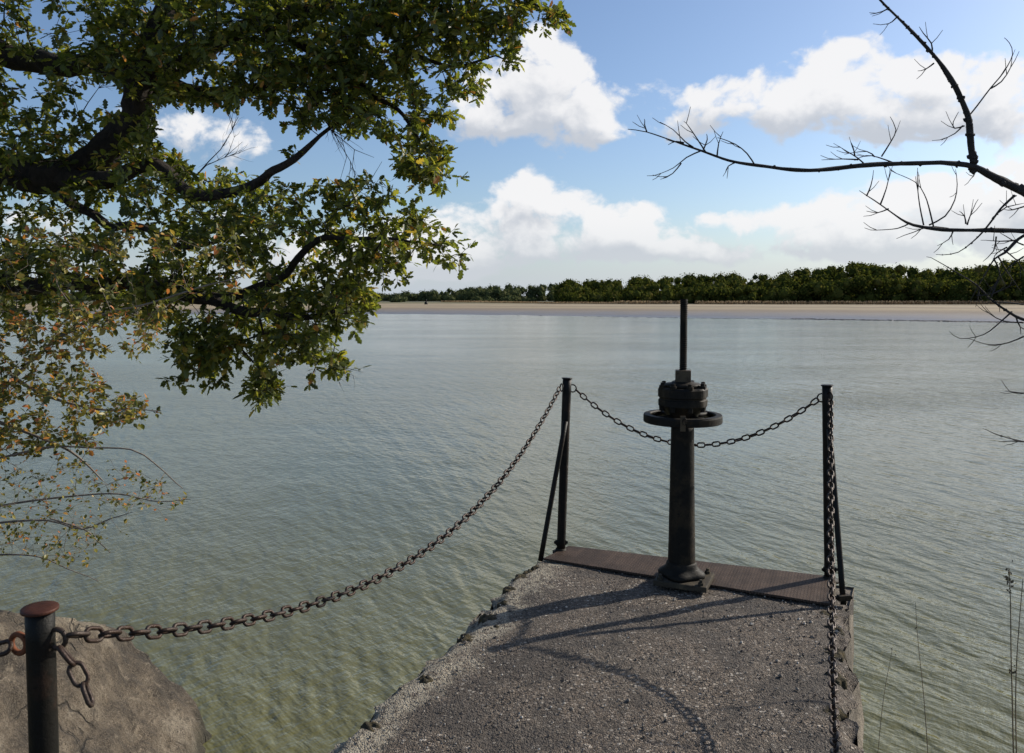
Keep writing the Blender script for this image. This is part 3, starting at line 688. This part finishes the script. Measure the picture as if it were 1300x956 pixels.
# hand wheel
zw1 = zz_(525.5); zw0 = zw1-.046; hw = empty('hand_wheel', (0, 0, 0)); bpy.data.objects.remove(hw)
m = MB(); n = 64; prof = [(.196, zw0+.012), (.218, zw0), (.2225, zw0+.004), (.2225, zw1-.010), (.219, zw1), (.188, zw1+.001), (.183, zw1-.006), (.186, zw1-.014), (.204, zw1-.018), (.204, zw0+.012)]
vs = []; fs = []; P_ = len(prof)
for k in range(n):
    a = 2*math.pi*k/n
    for r, z in prof: vs.append(V(z, math.cos(a)*r, math.sin(a)*r))
for k in range(n):
    for i in range(P_): fs.append((k*P_+i, ((k+1) % n)*P_+i, ((k+1) % n)*P_+(i+1) % P_, k*P_+(i+1) % P_))
m.add(vs, fs, False); wheel = m.build('hand_wheel', M_iron, S)
for k in range(4):
    a = k*math.pi/2+.5; m = MB(); zc = zw0+.03
    m.tube([V(zc, math.cos(a)*.05, math.sin(a)*.05), V(zc, math.cos(a)*.20, math.sin(a)*.20)], [.018, .014], 8)
    o = m.build('spoke', M_iron, S); o.parent = wheel
m = MB(); m.lathe([(.070, 0), (.078, .01), (.078, .07), (.070, .08)], V(zw0-.01), 32); o = m.build('hub', M_iron, S); o.parent = wheel
# small tag with an eye on the front of the wheel
m = MB(); tp = at(867, 538, dS-.235); m.box(tp, (.030, .008, .085), R(10), .002); m.build('locking_tag', M_nut, S)
m = MB(); m.tube([tp+Vector((.008+math.cos(a/10*6.283)*.010, -.010, .012+math.sin(a/10*6.283)*.018)) for a in range(11)], .003, 5, cap=False); m.build('tag_ring', M_iron, S)

# ================================================================== rock on the left
t_ = MB(); bm = bmesh.new(); bmesh.ops.create_icosphere(bm, subdivisions=6, radius=1)
rc = Vector((-4.1, 4.5, -1.7))
planes = [(at(0, 775, 4.8), Vector((.10, .50, 1))), (at(15, 800, 4.6), Vector((.62, .32, .85))), (at(30, 850, 4.5), Vector((.80, .20, .66))), (at(60, 850, 4.0), Vector((.12, -.55, .8)))]
for v in bm.verts:
    c0 = v.co.copy(); p = Vector((c0.x*2.9, c0.y*1.7, c0.z*2.6))+rc
    for pp, nn in planes:
        nn = nn.normalized(); dd = (p-pp).dot(nn)-.05*noise.noise(p*1.3)
        if dd > 0: p -= nn*dd*.97
    q = p*1.0; strat = noise.noise(Vector((q.x*2.2, q.y*1.2, q.z*7)))
    p += Vector((1, -.3, .8))*(-.03+.05*noise.noise(q*1.5)+.05*strat+.028*noise.noise(q*8)+.014*noise.noise(q*22))
    v.co = p
bm.verts.index_update(); t_.add([v.co.copy() for v in bm.verts], [[v.index for v in f.verts] for f in bm.faces]); bm.free()
tag(t_.build('boulder', M_rock, loc=rc), 'large brown weathered rock sloping to the water behind the nearest post', 'rock')

# ================================================================== trees
class Skel:
    def __init__(s): s.p = []; s.par = []; s.r = []; s.lim = []
    def limb(s, pts, rads, step=.12, wob=.03, seed=0, par=-1, tag_=0):
        """smooth polyline through pts"""
        pts = [Vector(p) for p in pts]; out = []; n = len(pts)
        for i in range(n-1):
            p0 = pts[max(0, i-1)]; p1 = pts[i]; p2 = pts[i+1]; p3 = pts[min(n-1, i+2)]; m = max(2, int((p2-p1).length/step))
            for k in range(m):
                t = k/m; q = .5*((2*p1)+(p2-p0)*t+(2*p0-5*p1+4*p2-p3)*t*t+(-p0+3*p1-3*p2+p3)*t**3)
                q = q+Vector((noise.noise(q*2.2+Vector((seed, 0, 0))), noise.noise(q*2.2+Vector((0, seed+5, 0))), noise.noise(q*2.2+Vector((0, 0, seed+9)))))*wob
                out.append((q, rads[i]+(rads[i+1]-rads[i])*t))
        out.append((pts[-1], rads[-1])); idx = []
        for q, r in out:
            s.p.append(q); s.par.append(par); s.r.append(r); s.lim.append(True); par = len(s.p)-1; idx.append(par)
        return out
    def attach(s, targets, seg=.16, wob=.35, rnd=random):
        """connect each target to its nearest node, nearest targets first"""
        P = np.array([tuple(p) for p in s.p]); T = np.array([tuple(t) for t in targets])
        d = np.array([((P-t)**2).sum(1).min() for t in T]); order = np.argsort(d)
        buf = np.zeros((len(P)+len(T)*14, 3)); buf[:len(P)] = P; n = len(P); tips = []
        for i in order:
            t = Vector(T[i]); dd = ((buf[:n]-T[i])**2).sum(1); j = int(dd.argmin()); a = s.p[j]; L = (t-a).length
            m = max(1, min(8, int(L/seg))); cur = j; side = Vector((rnd.gauss(0, 1), rnd.gauss(0, 1), rnd.gauss(0, .6)+.3))*L*.10*wob*2
            for k in range(1, m+1):
                f = k/m; q = a.lerp(t, f)+side*math.sin(f*math.pi)
                s.p.append(q); s.par.append(cur); s.r.append(None); s.lim.append(False); buf[n] = tuple(q); n += 1; cur = n-1
            tips.append(cur)
        return tips
    def finish(s, r0, ex=.45, rmax=.05):
        cnt = [0]*len(s.p); ch = [0]*len(s.p)
        for i in s.par:
            if i >= 0: ch[i] += 1
        for i in range(len(s.p)-1, -1, -1):
            if ch[i] == 0: cnt[i] += 1
            if s.par[i] >= 0: cnt[s.par[i]] += cnt[i]
        for i in range(len(s.p)):
            if s.r[i] is None: s.r[i] = min(rmax, r0*cnt[i]**ex)
        s.ch = ch
    def mesh_twigs(s, mb, n=4):
        kids = {}
        for i, p in enumerate(s.par):
            if not s.lim[i]: kids.setdefault(p, []).append(i)
        done = set()
        for i in range(len(s.p)):
            if s.lim[i] or i in done: continue
            chain_ = [s.par[i], i]; done.add(i); cur = i
            while cur in kids:
                nx = [k for k in kids[cur] if k not in done]
                if not nx: break
                cur = max(nx, key=lambda k: s.r[k]); chain_.append(cur); done.add(cur)
            rr = [min(s.r[k], s.r[chain_[1]]) for k in chain_]
            mb.tube([s.p[k] for k in chain_], rr, n if s.r[i] < .012 else 6, cap=False)
def in_poly(x, y, poly):
    c = False; n = len(poly); j = n-1
    for i in range(n):
        xi, yi = poly[i]; xj, yj = poly[j]
        if (yi > y) != (yj > y) and x < (xj-xi)*(y-yi)/(yj-yi)+xi: c = not c
        j = i
    return c
OAKL = [(0, 0), (.10, .14), (.22, .20), (.30, .13), (.42, .25), (.52, .27), (.58, .16), (.70, .25), (.80, .22), (.86, .12), (.95, .10), (1, 0)]
OVAL = [(0, 0), (.15, .2), (.4, .33), (.65, .28), (.85, .14), (1, 0)]
def leaf(mb, p, d, up, size, shape, rnd, fold=.35):
    d = d.normalized(); s_ = d.cross(up); s_ = s_.normalized() if s_.length > 1e-4 else d.orthogonal().normalized(); n_ = s_.cross(d); curl = rnd.uniform(-.25, .12)
    b = len(mb.v); n = len(shape)
    mid = [(p+d*(x*size)+n_*(curl*x*x*size)) for x, y in shape]
    L_ = [m_+s_*(y*size)+n_*(y*fold*size) for m_, (x, y) in zip(mid, shape)]; R_ = [m_-s_*(y*size)+n_*(y*fold*size) for m_, (x, y) in zip(mid, shape)]
    vs = [mid[0]]+L_[1:-1]+[mid[-1]]+R_[1:-1][::-1]
    k = len(shape); mb.v += [tuple(v) for v in vs]
    mb.f += [tuple(b+i for i in range(k)), tuple([b]+[b+i for i in range(k-1, len(vs))])]; mb.sm += [False, False]
def rosette(mb, p, dirn_, nl, size, shape, rnd, droop=.35):
    for k in range(nl):
        d = (dirn_*.55+Vector((rnd.gauss(0, 1), rnd.gauss(0, 1), rnd.gauss(0, .8)))).normalized(); d.z -= droop*rnd.random()
        up = (Vector((0, 0, 1))+Vector((rnd.gauss(0, .55), rnd.gauss(0, .55), rnd.gauss(0, .4)))).normalized()
        leaf(mb, p+d*size*.12-dirn_*rnd.uniform(0, .07), d, up, size*rnd.uniform(.5, 1.2), shape, rnd, rnd.uniform(-.1, .45))

# ---- oak
rnd = random.Random(21)
oak = empty('oak_tree', (-7.6, 8.6, -.7)); tag(oak, 'big spreading oak overhanging the water on the left, thick dark limbs and green leaves', 'tree')
sk = Skel()
def lb(pts, seed=0, par=-1): # pts: (px, py, d, r)
    return sk.limb([at(x, y, d) for x, y, d, r in pts], [r for *_, r in pts], seed=seed, par=par, step=.07, wob=.10)
limbs = []
T0 = [Vector((-7.6, 8.6, -1.2)), Vector((-7.5, 8.55, .3)), Vector((-7.3, 8.5, 1.5)), Vector((-7.2, 8.4, 3.0)), Vector((-7.4, 8.4, 5.5)), Vector((-7.0, 8.3, 8))]
limbs.append(('trunk', sk.limb(T0, [.62, .46, .42, .38, .3, .12], seed=1)))
hub = 28
limbs.append(('limb', lb([(-260, 250, 8.45, .26), (-120, 235, 8.3, .22), (0, 217, 8.1, .18), (70, 225, 8.0, .17), (130, 200, 7.9, .16), (165, 150, 7.8, .14), (185, 100, 7.7, .12), (200, 40, 7.6, .10), (230, -40, 7.5, .08), (250, -140, 7.4, .05)], 2)))
limbs.append(('limb', lb([(60, 222, 8.0, .12), (130, 228, 7.7, .085), (180, 212, 7.5, .065), (215, 222, 7.4, .058), (255, 243, 7.3, .052), (300, 240, 7.2, .045), (345, 228, 7.1, .038), (380, 205, 7.0, .03), (410, 178, 7.0, .018), (440, 140, 7.0, .010)], 3)))
limbs.append(('limb', lb([(-200, -20, 8.4, .2), (-60, 40, 8.4, .15), (0, 66, 8.4, .13), (50, 80, 8.3, .11), (110, 88, 8.2, .10), (180, 95, 8.0, .09), (260, 118, 7.9, .075), (320, 118, 7.8, .05), (370, 95, 7.7, .035), (430, 60, 7.6, .02), (500, 30, 7.5, .012)], 4)))
limbs.append(('limb', lb([(180, 120, 7.8, .10), (250, 70, 7.8, .08), (330, 30, 7.6, .065), (410, 0, 7.4, .05), (500, -30, 7.2, .035), (600, -20, 7.1, .02), (690, 12, 7.0, .007)], 5)))
limbs.append(('limb', lb([(-200, 330, 8.2, .14), (-60, 345, 8.0, .11), (60, 362, 7.8, .085), (140, 362, 7.6, .075), (210, 368, 7.4, .065), (270, 390, 7.2, .052), (330, 402, 7.1, .040), (390, 405, 7.0, .026), (440, 398, 6.9, .012)], 6)))
limbs.append(('limb', lb([(210, 368, 7.4, .05), (290, 372, 7.3, .045), (355, 358, 7.2, .036), (380, 330, 7.1, .032), (405, 308, 7.0, .028), (440, 300, 7.0, .020), (500, 300, 6.9, .012), (560, 312, 6.9, .006)], 7)))
limbs.append(('limb', lb([(75, 235, 8.0, .07), (110, 270, 7.8, .045), (170, 290, 7.6, .035), (240, 310, 7.4, .022), (300, 300, 7.2, .012)], 8)))
limbs.append(('limb', lb([(330, 30, 7.6, .05), (400, 70, 7.4, .036), (470, 110, 7.2, .026), (520, 150, 7.1, .016), (545, 200, 7.1, .007)], 9)))
limbs.append(('limb', lb([(410, 0, 7.4, .035), (480, 40, 7.3, .026), (560, 85, 7.2, .016), (640, 75, 7.1, .006)], 10)))
crown_poly = [(-420,-260),(560,-260),(640,-60),(700,5),(722,18),(715,30),(690,22),(672,10),(662,30),(668,45),(655,85),(635,95),(615,100),(605,120),(580,118),(560,122),(572,150),(548,152),(530,175),(560,182),(578,205),(560,230),(528,240),(505,215),(508,180),(470,160),(440,165),(415,155),(390,170),(365,155),(345,140),(325,128),(290,132),(250,128),(205,140),(190,165),(205,190),(235,215),(270,225),(300,222),(330,225),(350,215),(372,195),(395,185),(400,210),(420,235),(460,232),(500,245),(520,265),(560,290),(585,320),(588,345),(572,338),(545,315),(520,325),(500,345),(480,365),(478,398),(455,415),(425,420),(400,440),(430,455),(460,470),(440,472),(412,462),(385,455),(360,450),(345,470),(352,500),(328,512),(318,490),(330,465),(300,445),(280,470),(240,478),(218,450),(222,425),(230,400),(190,405),(150,395),(110,400),(60,395),(20,400),(-60,430),(-420,420)]
holes = [[(30,3),(60,0),(95,25),(60,32),(35,28)],[(0,66),(35,80),(65,100),(60,118),(15,112),(0,108)],[(100,98),(150,92),(168,120),(160,142),(120,150),(92,130)],[(195,128),(330,130),(345,165),(300,215),(250,212),(205,185)],[(0,165),(8,160),(10,185),(0,190)],[(225,318),(262,312),(262,335),(235,335)],[(350,205),(395,190),(420,215),(400,240),(365,235)],[(510,180),(490,240),(430,230),(415,180),(450,168)],[(350,290),(380,295),(375,335),(355,340)]]
sparse = [[(0,100),(120,90),(150,150),(150,190),(0,190)],[(0,235),(180,235),(180,300),(0,300)],[(330,140),(420,165),(420,240),(340,235)],[(480,100),(660,30),(660,100),(540,150)],[(0,0),(110,0),(110,60),(0,60)]]
def seg_d(x, y, pl):
    best = 1e9
    for (a, b), (c_, d_) in zip(pl, pl[1:]):
        t = max(0, min(1, ((x-a)*(c_-a)+(y-b)*(d_-b))/((c_-a)**2+(d_-b)**2))); best = min(best, math.hypot(x-a-t*(c_-a), y-b-t*(d_-b)))
    return best
BARE = [[(-30,217),(70,225),(130,200),(165,150),(183,105)], [(180,212),(215,222),(255,243),(300,240),(345,228),(380,205)], [(0,66),(50,80),(90,86)], [(300,396),(345,403)], [(355,358),(380,330),(405,308)]]
# samples
tg = []
for cx, cy, rr, nn in ((338,490,14,9),(335,470,12,5),(270,440,34,26),(400,455,20,9),(435,462,14,5),(240,455,22,10),(545,212,26,16)):
    for q in range(nn): tg.append(at(cx+rnd.gauss(0, rr*.55), cy+rnd.gauss(0, rr*.55), 7.0+rnd.uniform(-.2, .2)))
tries = 0
while len(tg) < 3900 and tries < 160000:
    tries += 1; x = rnd.uniform(-420, 725); y = rnd.uniform(-260, 515)
    inframe = x > -30 and y > -30
    if not inframe and rnd.random() < (.85 if (x > 150 or y < -120) else .5): continue
    if not in_poly(x, y, crown_poly) or any(in_poly(x, y, h) for h in holes): continue
    if any(in_poly(x, y, h) for h in sparse) and rnd.random() < .45: continue
    if noise.noise(Vector((x/38, y/38, 4.1))) < -.28 and rnd.random() < .85: continue
    if y > 240 and noise.noise(Vector((x/26, y/26, 1.1))) < -.2 and rnd.random() < .6: continue
    base = interp(x, [(-400, 8.5), (0, 7.9), (300, 7.4), (700, 7.0)]); spread = interp(x, [(-400, 1.6), (200, 1.3), (450, .8), (720, .25)])
    d = base+spread*(rnd.random()+rnd.random()-1)*1.1
    near = min(seg_d(x, y, q) for q in BARE)
    if near < 17 and rnd.random() < .78: d = base+.35+spread*rnd.random()
    tg.append(at(x, y, d))
tips = sk.attach(tg, rnd=rnd)
sk.finish(.0026, .47, .05)
cols = MB(); lf = MB()
for i in tips:
    p = sk.p[i]; pa = sk.p[sk.par[i]]; dv = (p-pa).normalized() if (p-pa).length > 1e-6 else Vector((0, 0, -1))
    rosette(lf, p, dv, rnd.randint(5, 7), .090, OAKL, rnd)
    for q in range(2):
        dd = (dv+Vector((rnd.gauss(0, .8), rnd.gauss(0, .8), rnd.gauss(0, .6)))).normalized(); e = p+dd*rnd.uniform(.06, .15)
        cols.tube([p, p.lerp(e, .5)+Vector((0, 0, .01)), e], [.0026, .002, .0015], 3, cap=False)
        rosette(lf, e, dd, rnd.randint(4, 7), .086, OAKL, rnd)
sk.mesh_twigs(cols)
for k_, (nm, path) in enumerate(limbs):
    m = MB(); m.tube([p for p, r in path], [r for p, r in path], 14, rough=.22, seed=k_); m.build(nm, M_bark, oak)
cols.build('twigs', M_bark, oak)
lf.build('crown', M_oak, oak)
# bare dead twigs in the gaps
m = MB()
def twigspray(m, pts, r, rnd, n=3, L=.35, depth=2, jit=.5, bias=Vector((0, 0, 0))):
    m.tube(pts, [r*(1-.75*k/(len(pts)-1)) for k in range(len(pts))], 5, cap=False)
    if depth == 0: return
    for q in range(n):
        i = rnd.randint(1, len(pts)-2) if len(pts) > 2 else 0; a = pts[i]; f = (pts[min(i+1, len(pts)-1)]-pts[i-1]).normalized()
        d = (f+Vector((rnd.gauss(0, jit), rnd.gauss(0, jit), rnd.gauss(0, jit)))+bias).normalized(); l_ = L*rnd.uniform(.5, 1.2); ps = [a]
        for k in range(5): d = (d+Vector((rnd.gauss(0, .16), rnd.gauss(0, .16), rnd.gauss(0, .16)))).normalized(); ps.append(ps[-1]+d*l_/5)
        twigspray(m, ps, r*.55, rnd, max(1, n-1), L*.55, depth-1, jit, bias)
for pts in ([(250,222,7.2),(265,205,7.2),(280,190,7.2),(295,165,7.2),(302,148,7.2)],[(250,222,7.2),(262,210,7.2),(285,200,7.2),(308,180,7.2)],
            [(400,110,7),(415,150,7),(430,180,7),(445,205,7),(455,232,7)],[(395,120,7),(420,165,7),(450,190,7),(475,200,7)],[(380,110,7.1),(400,130,7.1),(425,140,7.1),(440,200,7.1),(430,235,7.1)],
            [(100,150,8),(112,130,8),(125,112,8),(150,100,8)],[(415,270,7),(440,262,7),(470,230,7),(485,205,7)],[(360,420,7),(380,440,7),(420,462,6.9),(462,473,6.9)],[(470,120,7.1),(520,130,7),(560,155,7)]):
    m = MB(); twigspray(m, [at(*p) for p in pts], .006, rnd, 4, .30, 2, .45); m.build('bare_twig', M_bark, oak)

# ---- autumn shrub lower left
sh = empty('autumn_shrub', (-4.6, 5.2, -1.0)); tag(sh, 'thin twiggy shrub with small yellow and orange leaves below the oak', 'shrub')
sk = Skel(); stems = MB(); rnd = random.Random(9)
B = [Vector((-4.9, 5.3, -1.3)), Vector((-4.7, 5.4, .0)), Vector((-4.45, 5.4, .9)), Vector((-4.2, 5.4, 1.7))]
lm = [sk.limb(B, [.05, .042, .035, .022], seed=3, wob=.03)]
for pts in ([(-130,600,5.4,.022),(-40,540,5.4,.017),(20,480,5.4,.014),(75,430,5.4,.012),(130,400,5.4,.010),(180,385,5.4,.007),(240,370,5.4,.007),(310,350,5.4,.004)],
            [(-150,640,5.2,.02),(-60,600,5.1,.014),(0,582,5.0,.009),(55,570,5.0,.007),(105,568,5,.006),(165,571,5,.005),(195,590,5,.004),(232,620,5,.0025)],
            [(-150,670,5.2,.018),(-60,655,5.1,.012),(0,642,5.0,.008),(90,630,5,.006),(150,627,5,.005),(200,637,5,.0035),(242,634,5,.002)],
            [(-150,690,5.2,.018),(-60,680,5.1,.012),(0,665,5,.008),(60,660,5,.006),(105,673,5,.005),(140,660,5,.004),(168,650,5,.002)],
            [(60,660,5,.005),(105,673,5,.0045),(120,685,5,.004),(140,702,5,.002)],
            [(-150,720,5.2,.014),(-50,710,5.1,.009),(0,705,5,.006),(50,708,5,.004),(85,722,5,.003),(125,738,5,.002)],
            [(20,480,5.4,.015),(60,500,5.3,.010),(120,520,5.2,.007),(165,520,5.2,.005),(205,522,5.2,.002)],
            [(-20,530,5.4,.015),(40,550,5.3,.010),(90,575,5.2,.008),(130,610,5.2,.004)]):
    lm.append(sk.limb([at(x, y, d) for x, y, d, r in pts], [r for *_, r in pts], step=.06, wob=.02, seed=rnd.random()*9))
polyA = [(-200,300),(0,290),(120,300),(200,275),(300,300),(330,340),(300,372),(210,385),(200,440),(170,452),(140,430),(120,470),(150,500),(200,515),(205,530),(150,535),(120,560),(125,600),(60,610),(0,600),(-200,640)]
polyB = [(-200,600),(0,580),(120,570),(180,600),(240,632),(200,650),(165,665),(140,700),(90,720),(0,700),(-200,720)]
tg = []
while len(tg) < 1800:
    x = rnd.uniform(-200, 340); y = rnd.uniform(270, 720)
    if in_poly(x, y, polyA): 
        if y < 390 and rnd.random() < .78: continue
        if noise.noise(Vector((x/22, y/22, 8.1))) < -.1: continue
        tg.append(at(x, y, 5.3+rnd.uniform(-.45, .45)))
    elif in_poly(x, y, polyB):
        if rnd.random() < .35: continue
        tg.append(at(x, y, 5.05+rnd.uniform(-.25, .25)))
tips = sk.attach(tg, seg=.08, rnd=rnd); sk.finish(.0011, .42, .008); lf = MB()
for i in tips:
    p = sk.p[i]; pa = sk.p[sk.par[i]]; dv = (p-pa).normalized() if (p-pa).length > 1e-6 else Vector((0, 0, -1)); ypx = p.z
    low = p.z < .62
    for q in range(1 if low else 3):
        dd = (dv+Vector((rnd.gauss(0, .9), rnd.gauss(0, .9), rnd.gauss(0, .7)))).normalized(); e = p+dd*rnd.uniform(.02, .08)
        stems.tube([p, e], [.0011, .0008], 3, cap=False); rosette(lf, e, dd, rnd.randint(2, 4), (.030 if low else .042), OVAL, rnd, .2)
sk.mesh_twigs(stems, 3)
for path in lm:
    stems.tube([p for p, r in path], [r for p, r in path], 6, cap=False)
stems.build('stems', M_twig, sh); lf.build('foliage', M_shrub, sh)

# ---- dead tree, branches reaching in from the right
dt = empty('dead_tree', (6.6, 3.0, -.6)); tag(dt, 'bare dead tree at the right edge with crooked lichen covered branches', 'tree')
rnd = random.Random(14); m = MB()
m.tube([Vector((6.6, 3.0, -1.3)), Vector((6.5, 3.1, .5)), Vector((6.4, 3.3, 2)), Vector((6.3, 3.4, 3.6)), Vector((6.5, 3.4, 6)), Vector((6.4, 3.4, 8))], [.2, .16, .13, .11, .08, .03], 14, rough=.1); m.build('trunk', M_dead, dt)
def dbranch(pts, rads, spurs=0, extra=()):
    s_ = Skel(); path = s_.limb([at(p[0], p[1], min(p[2], D5)) if len(p) == 3 else Vector(p[1:]) for p in pts], [r*.8 for r in rads], step=.03, wob=.012, seed=rnd.random()*20); m = MB()
    P_ = [p for p, r in path]; R__ = [r for p, r in path]
    m.tube(P_, R__, 8, rough=.45)
    for q in range(spurs):   # lichen knobs
        i = int(rnd.random()**1.3*len(P_)*.9); r = R__[i]; c0 = P_[i]+Vector((rnd.gauss(0, 1), rnd.gauss(0, 1), rnd.gauss(0, 1))).normalized()*r*.9
        bm = bmesh.new(); bmesh.ops.create_icosphere(bm, subdivisions=1, radius=max(.004, r*rnd.uniform(.35, .95)), matrix=Matrix.Translation(c0))
        for v in bm.verts: v.co += Vector((rnd.gauss(0, .0015), rnd.gauss(0, .0015), rnd.gauss(0, .0015)))
        bm.verts.index_update(); m.add([v.co.copy() for v in bm.verts], [[v.index for v in f.verts] for f in bm.faces], False); bm.free()
    for e in extra:
        ps = [at(*p) for p in e]; s2 = Skel(); pt = s2.limb(ps, [.0042-.0030*k/(len(ps)-1) for k in range(len(ps))], step=.03, wob=.008, seed=rnd.random()*20)
        q_ = [p for p, r in pt]; m.tube(q_, [r for p, r in pt], 5, cap=False, rough=.3)
        for z_ in range(2):
            i = rnd.randint(len(q_)//3, len(q_)-2); f = (q_[i+1]-q_[i-1]).normalized(); d = (f+Vector((rnd.gauss(0, .5), rnd.gauss(0, .3), rnd.gauss(0, .5)))).normalized()
            m.tube([q_[i], q_[i]+d*.035, q_[i]+d*.07+Vector((0, 0, .01))], [.002, .0016, .0011], 4, cap=False)
    m.build('branch', M_dead, dt)
D5 = 3.9
def q5(*a): return [(x, y, D5) for x, y in a]
dbranch([(0, 6.35, 3.4, 3.0)]+[(1480, 330, 3.7), (1380, 285, 3.8)]+q5((1300,246),(1262,228),(1235,213),(1205,208),(1180,207),(1100,210),(1030,215),(960,210),(925,204),(890,192),(850,178),(820,168),(797,164)),
        [.06,.045,.034,.026,.024,.021,.015,.0135,.0125,.0115,.010,.008,.006,.0045,.003,.002], 150,
        [q5((890,192),(872,200),(855,213),(833,222)),q5((866,207),(855,220),(842,226)),q5((895,193),(885,178),(874,162),(868,154)),q5((893,191),(898,178),(897,170)),q5((880,187),(870,180),(855,165),(838,155)),
         q5((960,210),(950,195),(935,183),(915,175),(911,175)),q5((935,206),(925,211),(921,219)),q5((911,198),(913,182),(918,167)),q5((820,168),(817,158),(818,151)),q5((868,182),(858,180),(848,184)),
         q5((1135,207),(1115,200),(1100,198),(1085,204)),q5((1098,209),(1088,200),(1075,192),(1058,182)),q5((1090,203),(1070,202),(1043,203)),q5((1085,198),(1083,188),(1080,180)),q5((1120,200),(1132,180),(1138,165),(1130,148)),q5((1110,200),(1100,193),(1072,196)),
         q5((1240,216),(1237,224),(1232,228))])
dbranch(q5((1236,214),(1231,180),(1228,150),(1215,118),(1200,92),(1185,70),(1160,40),(1140,20),(1117,-2))+[(1095, -30, D5), (1060, -60, D5)], [.021,.019,.017,.015,.013,.0115,.0095,.0075,.0055,.004,.002], 110,
        [q5((1229,148),(1240,135),(1258,112),(1275,92),(1286,70),(1282,55),(1275,48)),q5((1258,112),(1272,103),(1284,85),(1285,72)),q5((1224,160),(1212,163),(1210,155),(1217,142)),q5((1222,160),(1212,170),(1195,178)),
         q5((1183,67),(1182,55),(1172,42),(1167,34)),q5((1185,80),(1175,87),(1165,90)),q5((1128,10),(1120,14),(1105,18)),q5((1140,20),(1133,27),(1125,31))])
dbranch([(0, 6.4, 3.3, 2.2)]+[(1450, 320, 3.7)]+q5((1370,300),(1300,295),(1250,293),(1205,291),(1170,287),(1150,281),(1130,268),(1110,254),(1091,242)), [.05,.026,.02,.0155,.013,.0115,.0095,.007,.005,.0035,.002], 110,
        [q5((1205,291),(1180,289),(1160,296),(1138,303)),q5((1185,288),(1178,262),(1172,246),(1160,230),(1130,216)),q5((1180,286),(1200,275),(1212,255),(1215,235),(1213,215)),q5((1173,287),(1168,262),(1165,235),(1165,213)),
         q5((1100,248),(1105,235),(1109,216)),q5((1118,260),(1125,240),(1130,214)),q5((1227,285),(1225,275),(1218,268)),q5((1228,287),(1232,275),(1242,253)),q5((1210,293),(1205,303),(1190,312)),q5((1155,284),(1140,290),(1108,292)),
         q5((1128,265),(1115,270),(1100,268))])
dbranch(q5((1288,248),(1270,265),(1255,285),(1240,302),(1215,320),(1188,323)), [.010,.007,.0055,.0045,.003,.0015], 20, [q5((1300,262),(1285,266),(1275,266)), q5((1262,275),(1278,262),(1300,258))])
dbranch([(1480, 350, 3.7)]+q5((1390,330),(1330,300),(1300,300),(1275,322),(1262,330),(1250,350),(1230,385)), [.03,.017,.011,.009,.007,.005,.003,.0015], 40,
        [q5((1262,330),(1270,350),(1255,375)),q5((1290,306),(1270,307),(1245,305)),q5((1275,318),(1290,330),(1300,345)),q5((1265,300),(1262,318),(1248,332)),q5((1268,325),(1280,345),(1296,370)),q5((1280,315),(1268,322),(1262,330)),q5((1300,312),(1286,306),(1270,296)),
         q5((1300,325),(1284,336),(1270,352),(1262,372)),q5((1240,375),(1262,372),(1290,360))])
dbranch([(1470, 460, 3.7)]+q5((1390,425),(1330,410),(1300,405),(1278,392),(1255,376),(1240,362),(1210,345),(1176,326)), [.028,.017,.012,.009,.008,.006,.0042,.003,.0015], 60,
        [q5((1300,388),(1270,385),(1248,386)),q5((1258,378),(1265,360),(1272,342)),q5((1285,396),(1270,410),(1250,425),(1220,430),(1205,420)),q5((1300,428),(1280,436),(1255,438),(1230,430)),q5((1290,400),(1296,415),(1310,420)),
         q5((1245,366),(1243,374),(1244,384)),q5((1300,410),(1275,408),(1256,398),(1245,386))])
dbranch([(1430, 590, 3.7)]+q5((1360,575),(1300,562),(1280,557),(1262,551),(1248,544)), [.012,.007,.004,.0032,.0025,.0012], 8, [q5((1300,561),(1285,560),(1268,561)), q5((1300,500),(1288,499),(1276,497))])
dbranch(q5((1380,470),(1320,480),(1300,500),(1288,499),(1277,496)), [.008,.005,.003,.002,.001], 4)

# ---- dry stalks at the lower right
def stalk(pts, r, head, label, d=2.6):
    base = at(*pts[-1], d); t = empty('dry_stalk', base); tag(t, label, 'plant stalk', 'dry stalks on the near bank')
    m = MB(); sk_ = Skel(); path = sk_.limb([at(x, y, d) for x, y in pts], [r*(.45+.55*k/(len(pts)-1)) for k in range(len(pts))], step=.04, wob=.004); m.tube([p for p, r_ in path], [r_ for p, r_ in path], 5); m.build('stem', M_stalk, t)
    if head:
        m = MB(); rr = random.Random(int(pts[0][0]))
        for (x, y, n_, s_) in head:
            c0 = at(x, y, d)
            for q in range(n_):
                dd = Vector((rr.gauss(0, .5), rr.gauss(0, .5), 1)).normalized(); leaf(m, c0+Vector((rr.gauss(0, .006), rr.gauss(0, .006), rr.gauss(0, .018))), dd, Vector((rr.gauss(0, 1), rr.gauss(0, 1), 0)).normalized(), s_, OVAL, rr)
        m.build('seed_head', M_stalk, t)
stalk([(1281,722),(1283,760),(1284,830),(1286,900),(1288,1000),(1290,1150)], .0028, [(1281,735,16,.011),(1281,742,10,.010),(1283,752,8,.009),(1285,858,9,.010)], 'tallest dry stalk at the right edge with a brown seed head', 2.5)
stalk([(1299,735),(1295,780),(1291,840),(1290,900),(1292,1000),(1294,1150)], .0024, [], 'bare reddish stalk leaning right just beside the tallest stalk', 2.5)
stalk([(1163,765),(1165,800),(1169,840),(1173,880),(1178,960),(1185,1120)], .0016, [(1165,805,2,.007)], 'fine thin stalk halfway between the pier and the right edge', 2.6)
stalk([(1134,822),(1130,845),(1125,870),(1118,920),(1108,1020),(1100,1140)], .0014, [(1133,828,3,.007)], 'short thin stalk nearest to the right side of the pier', 2.6)
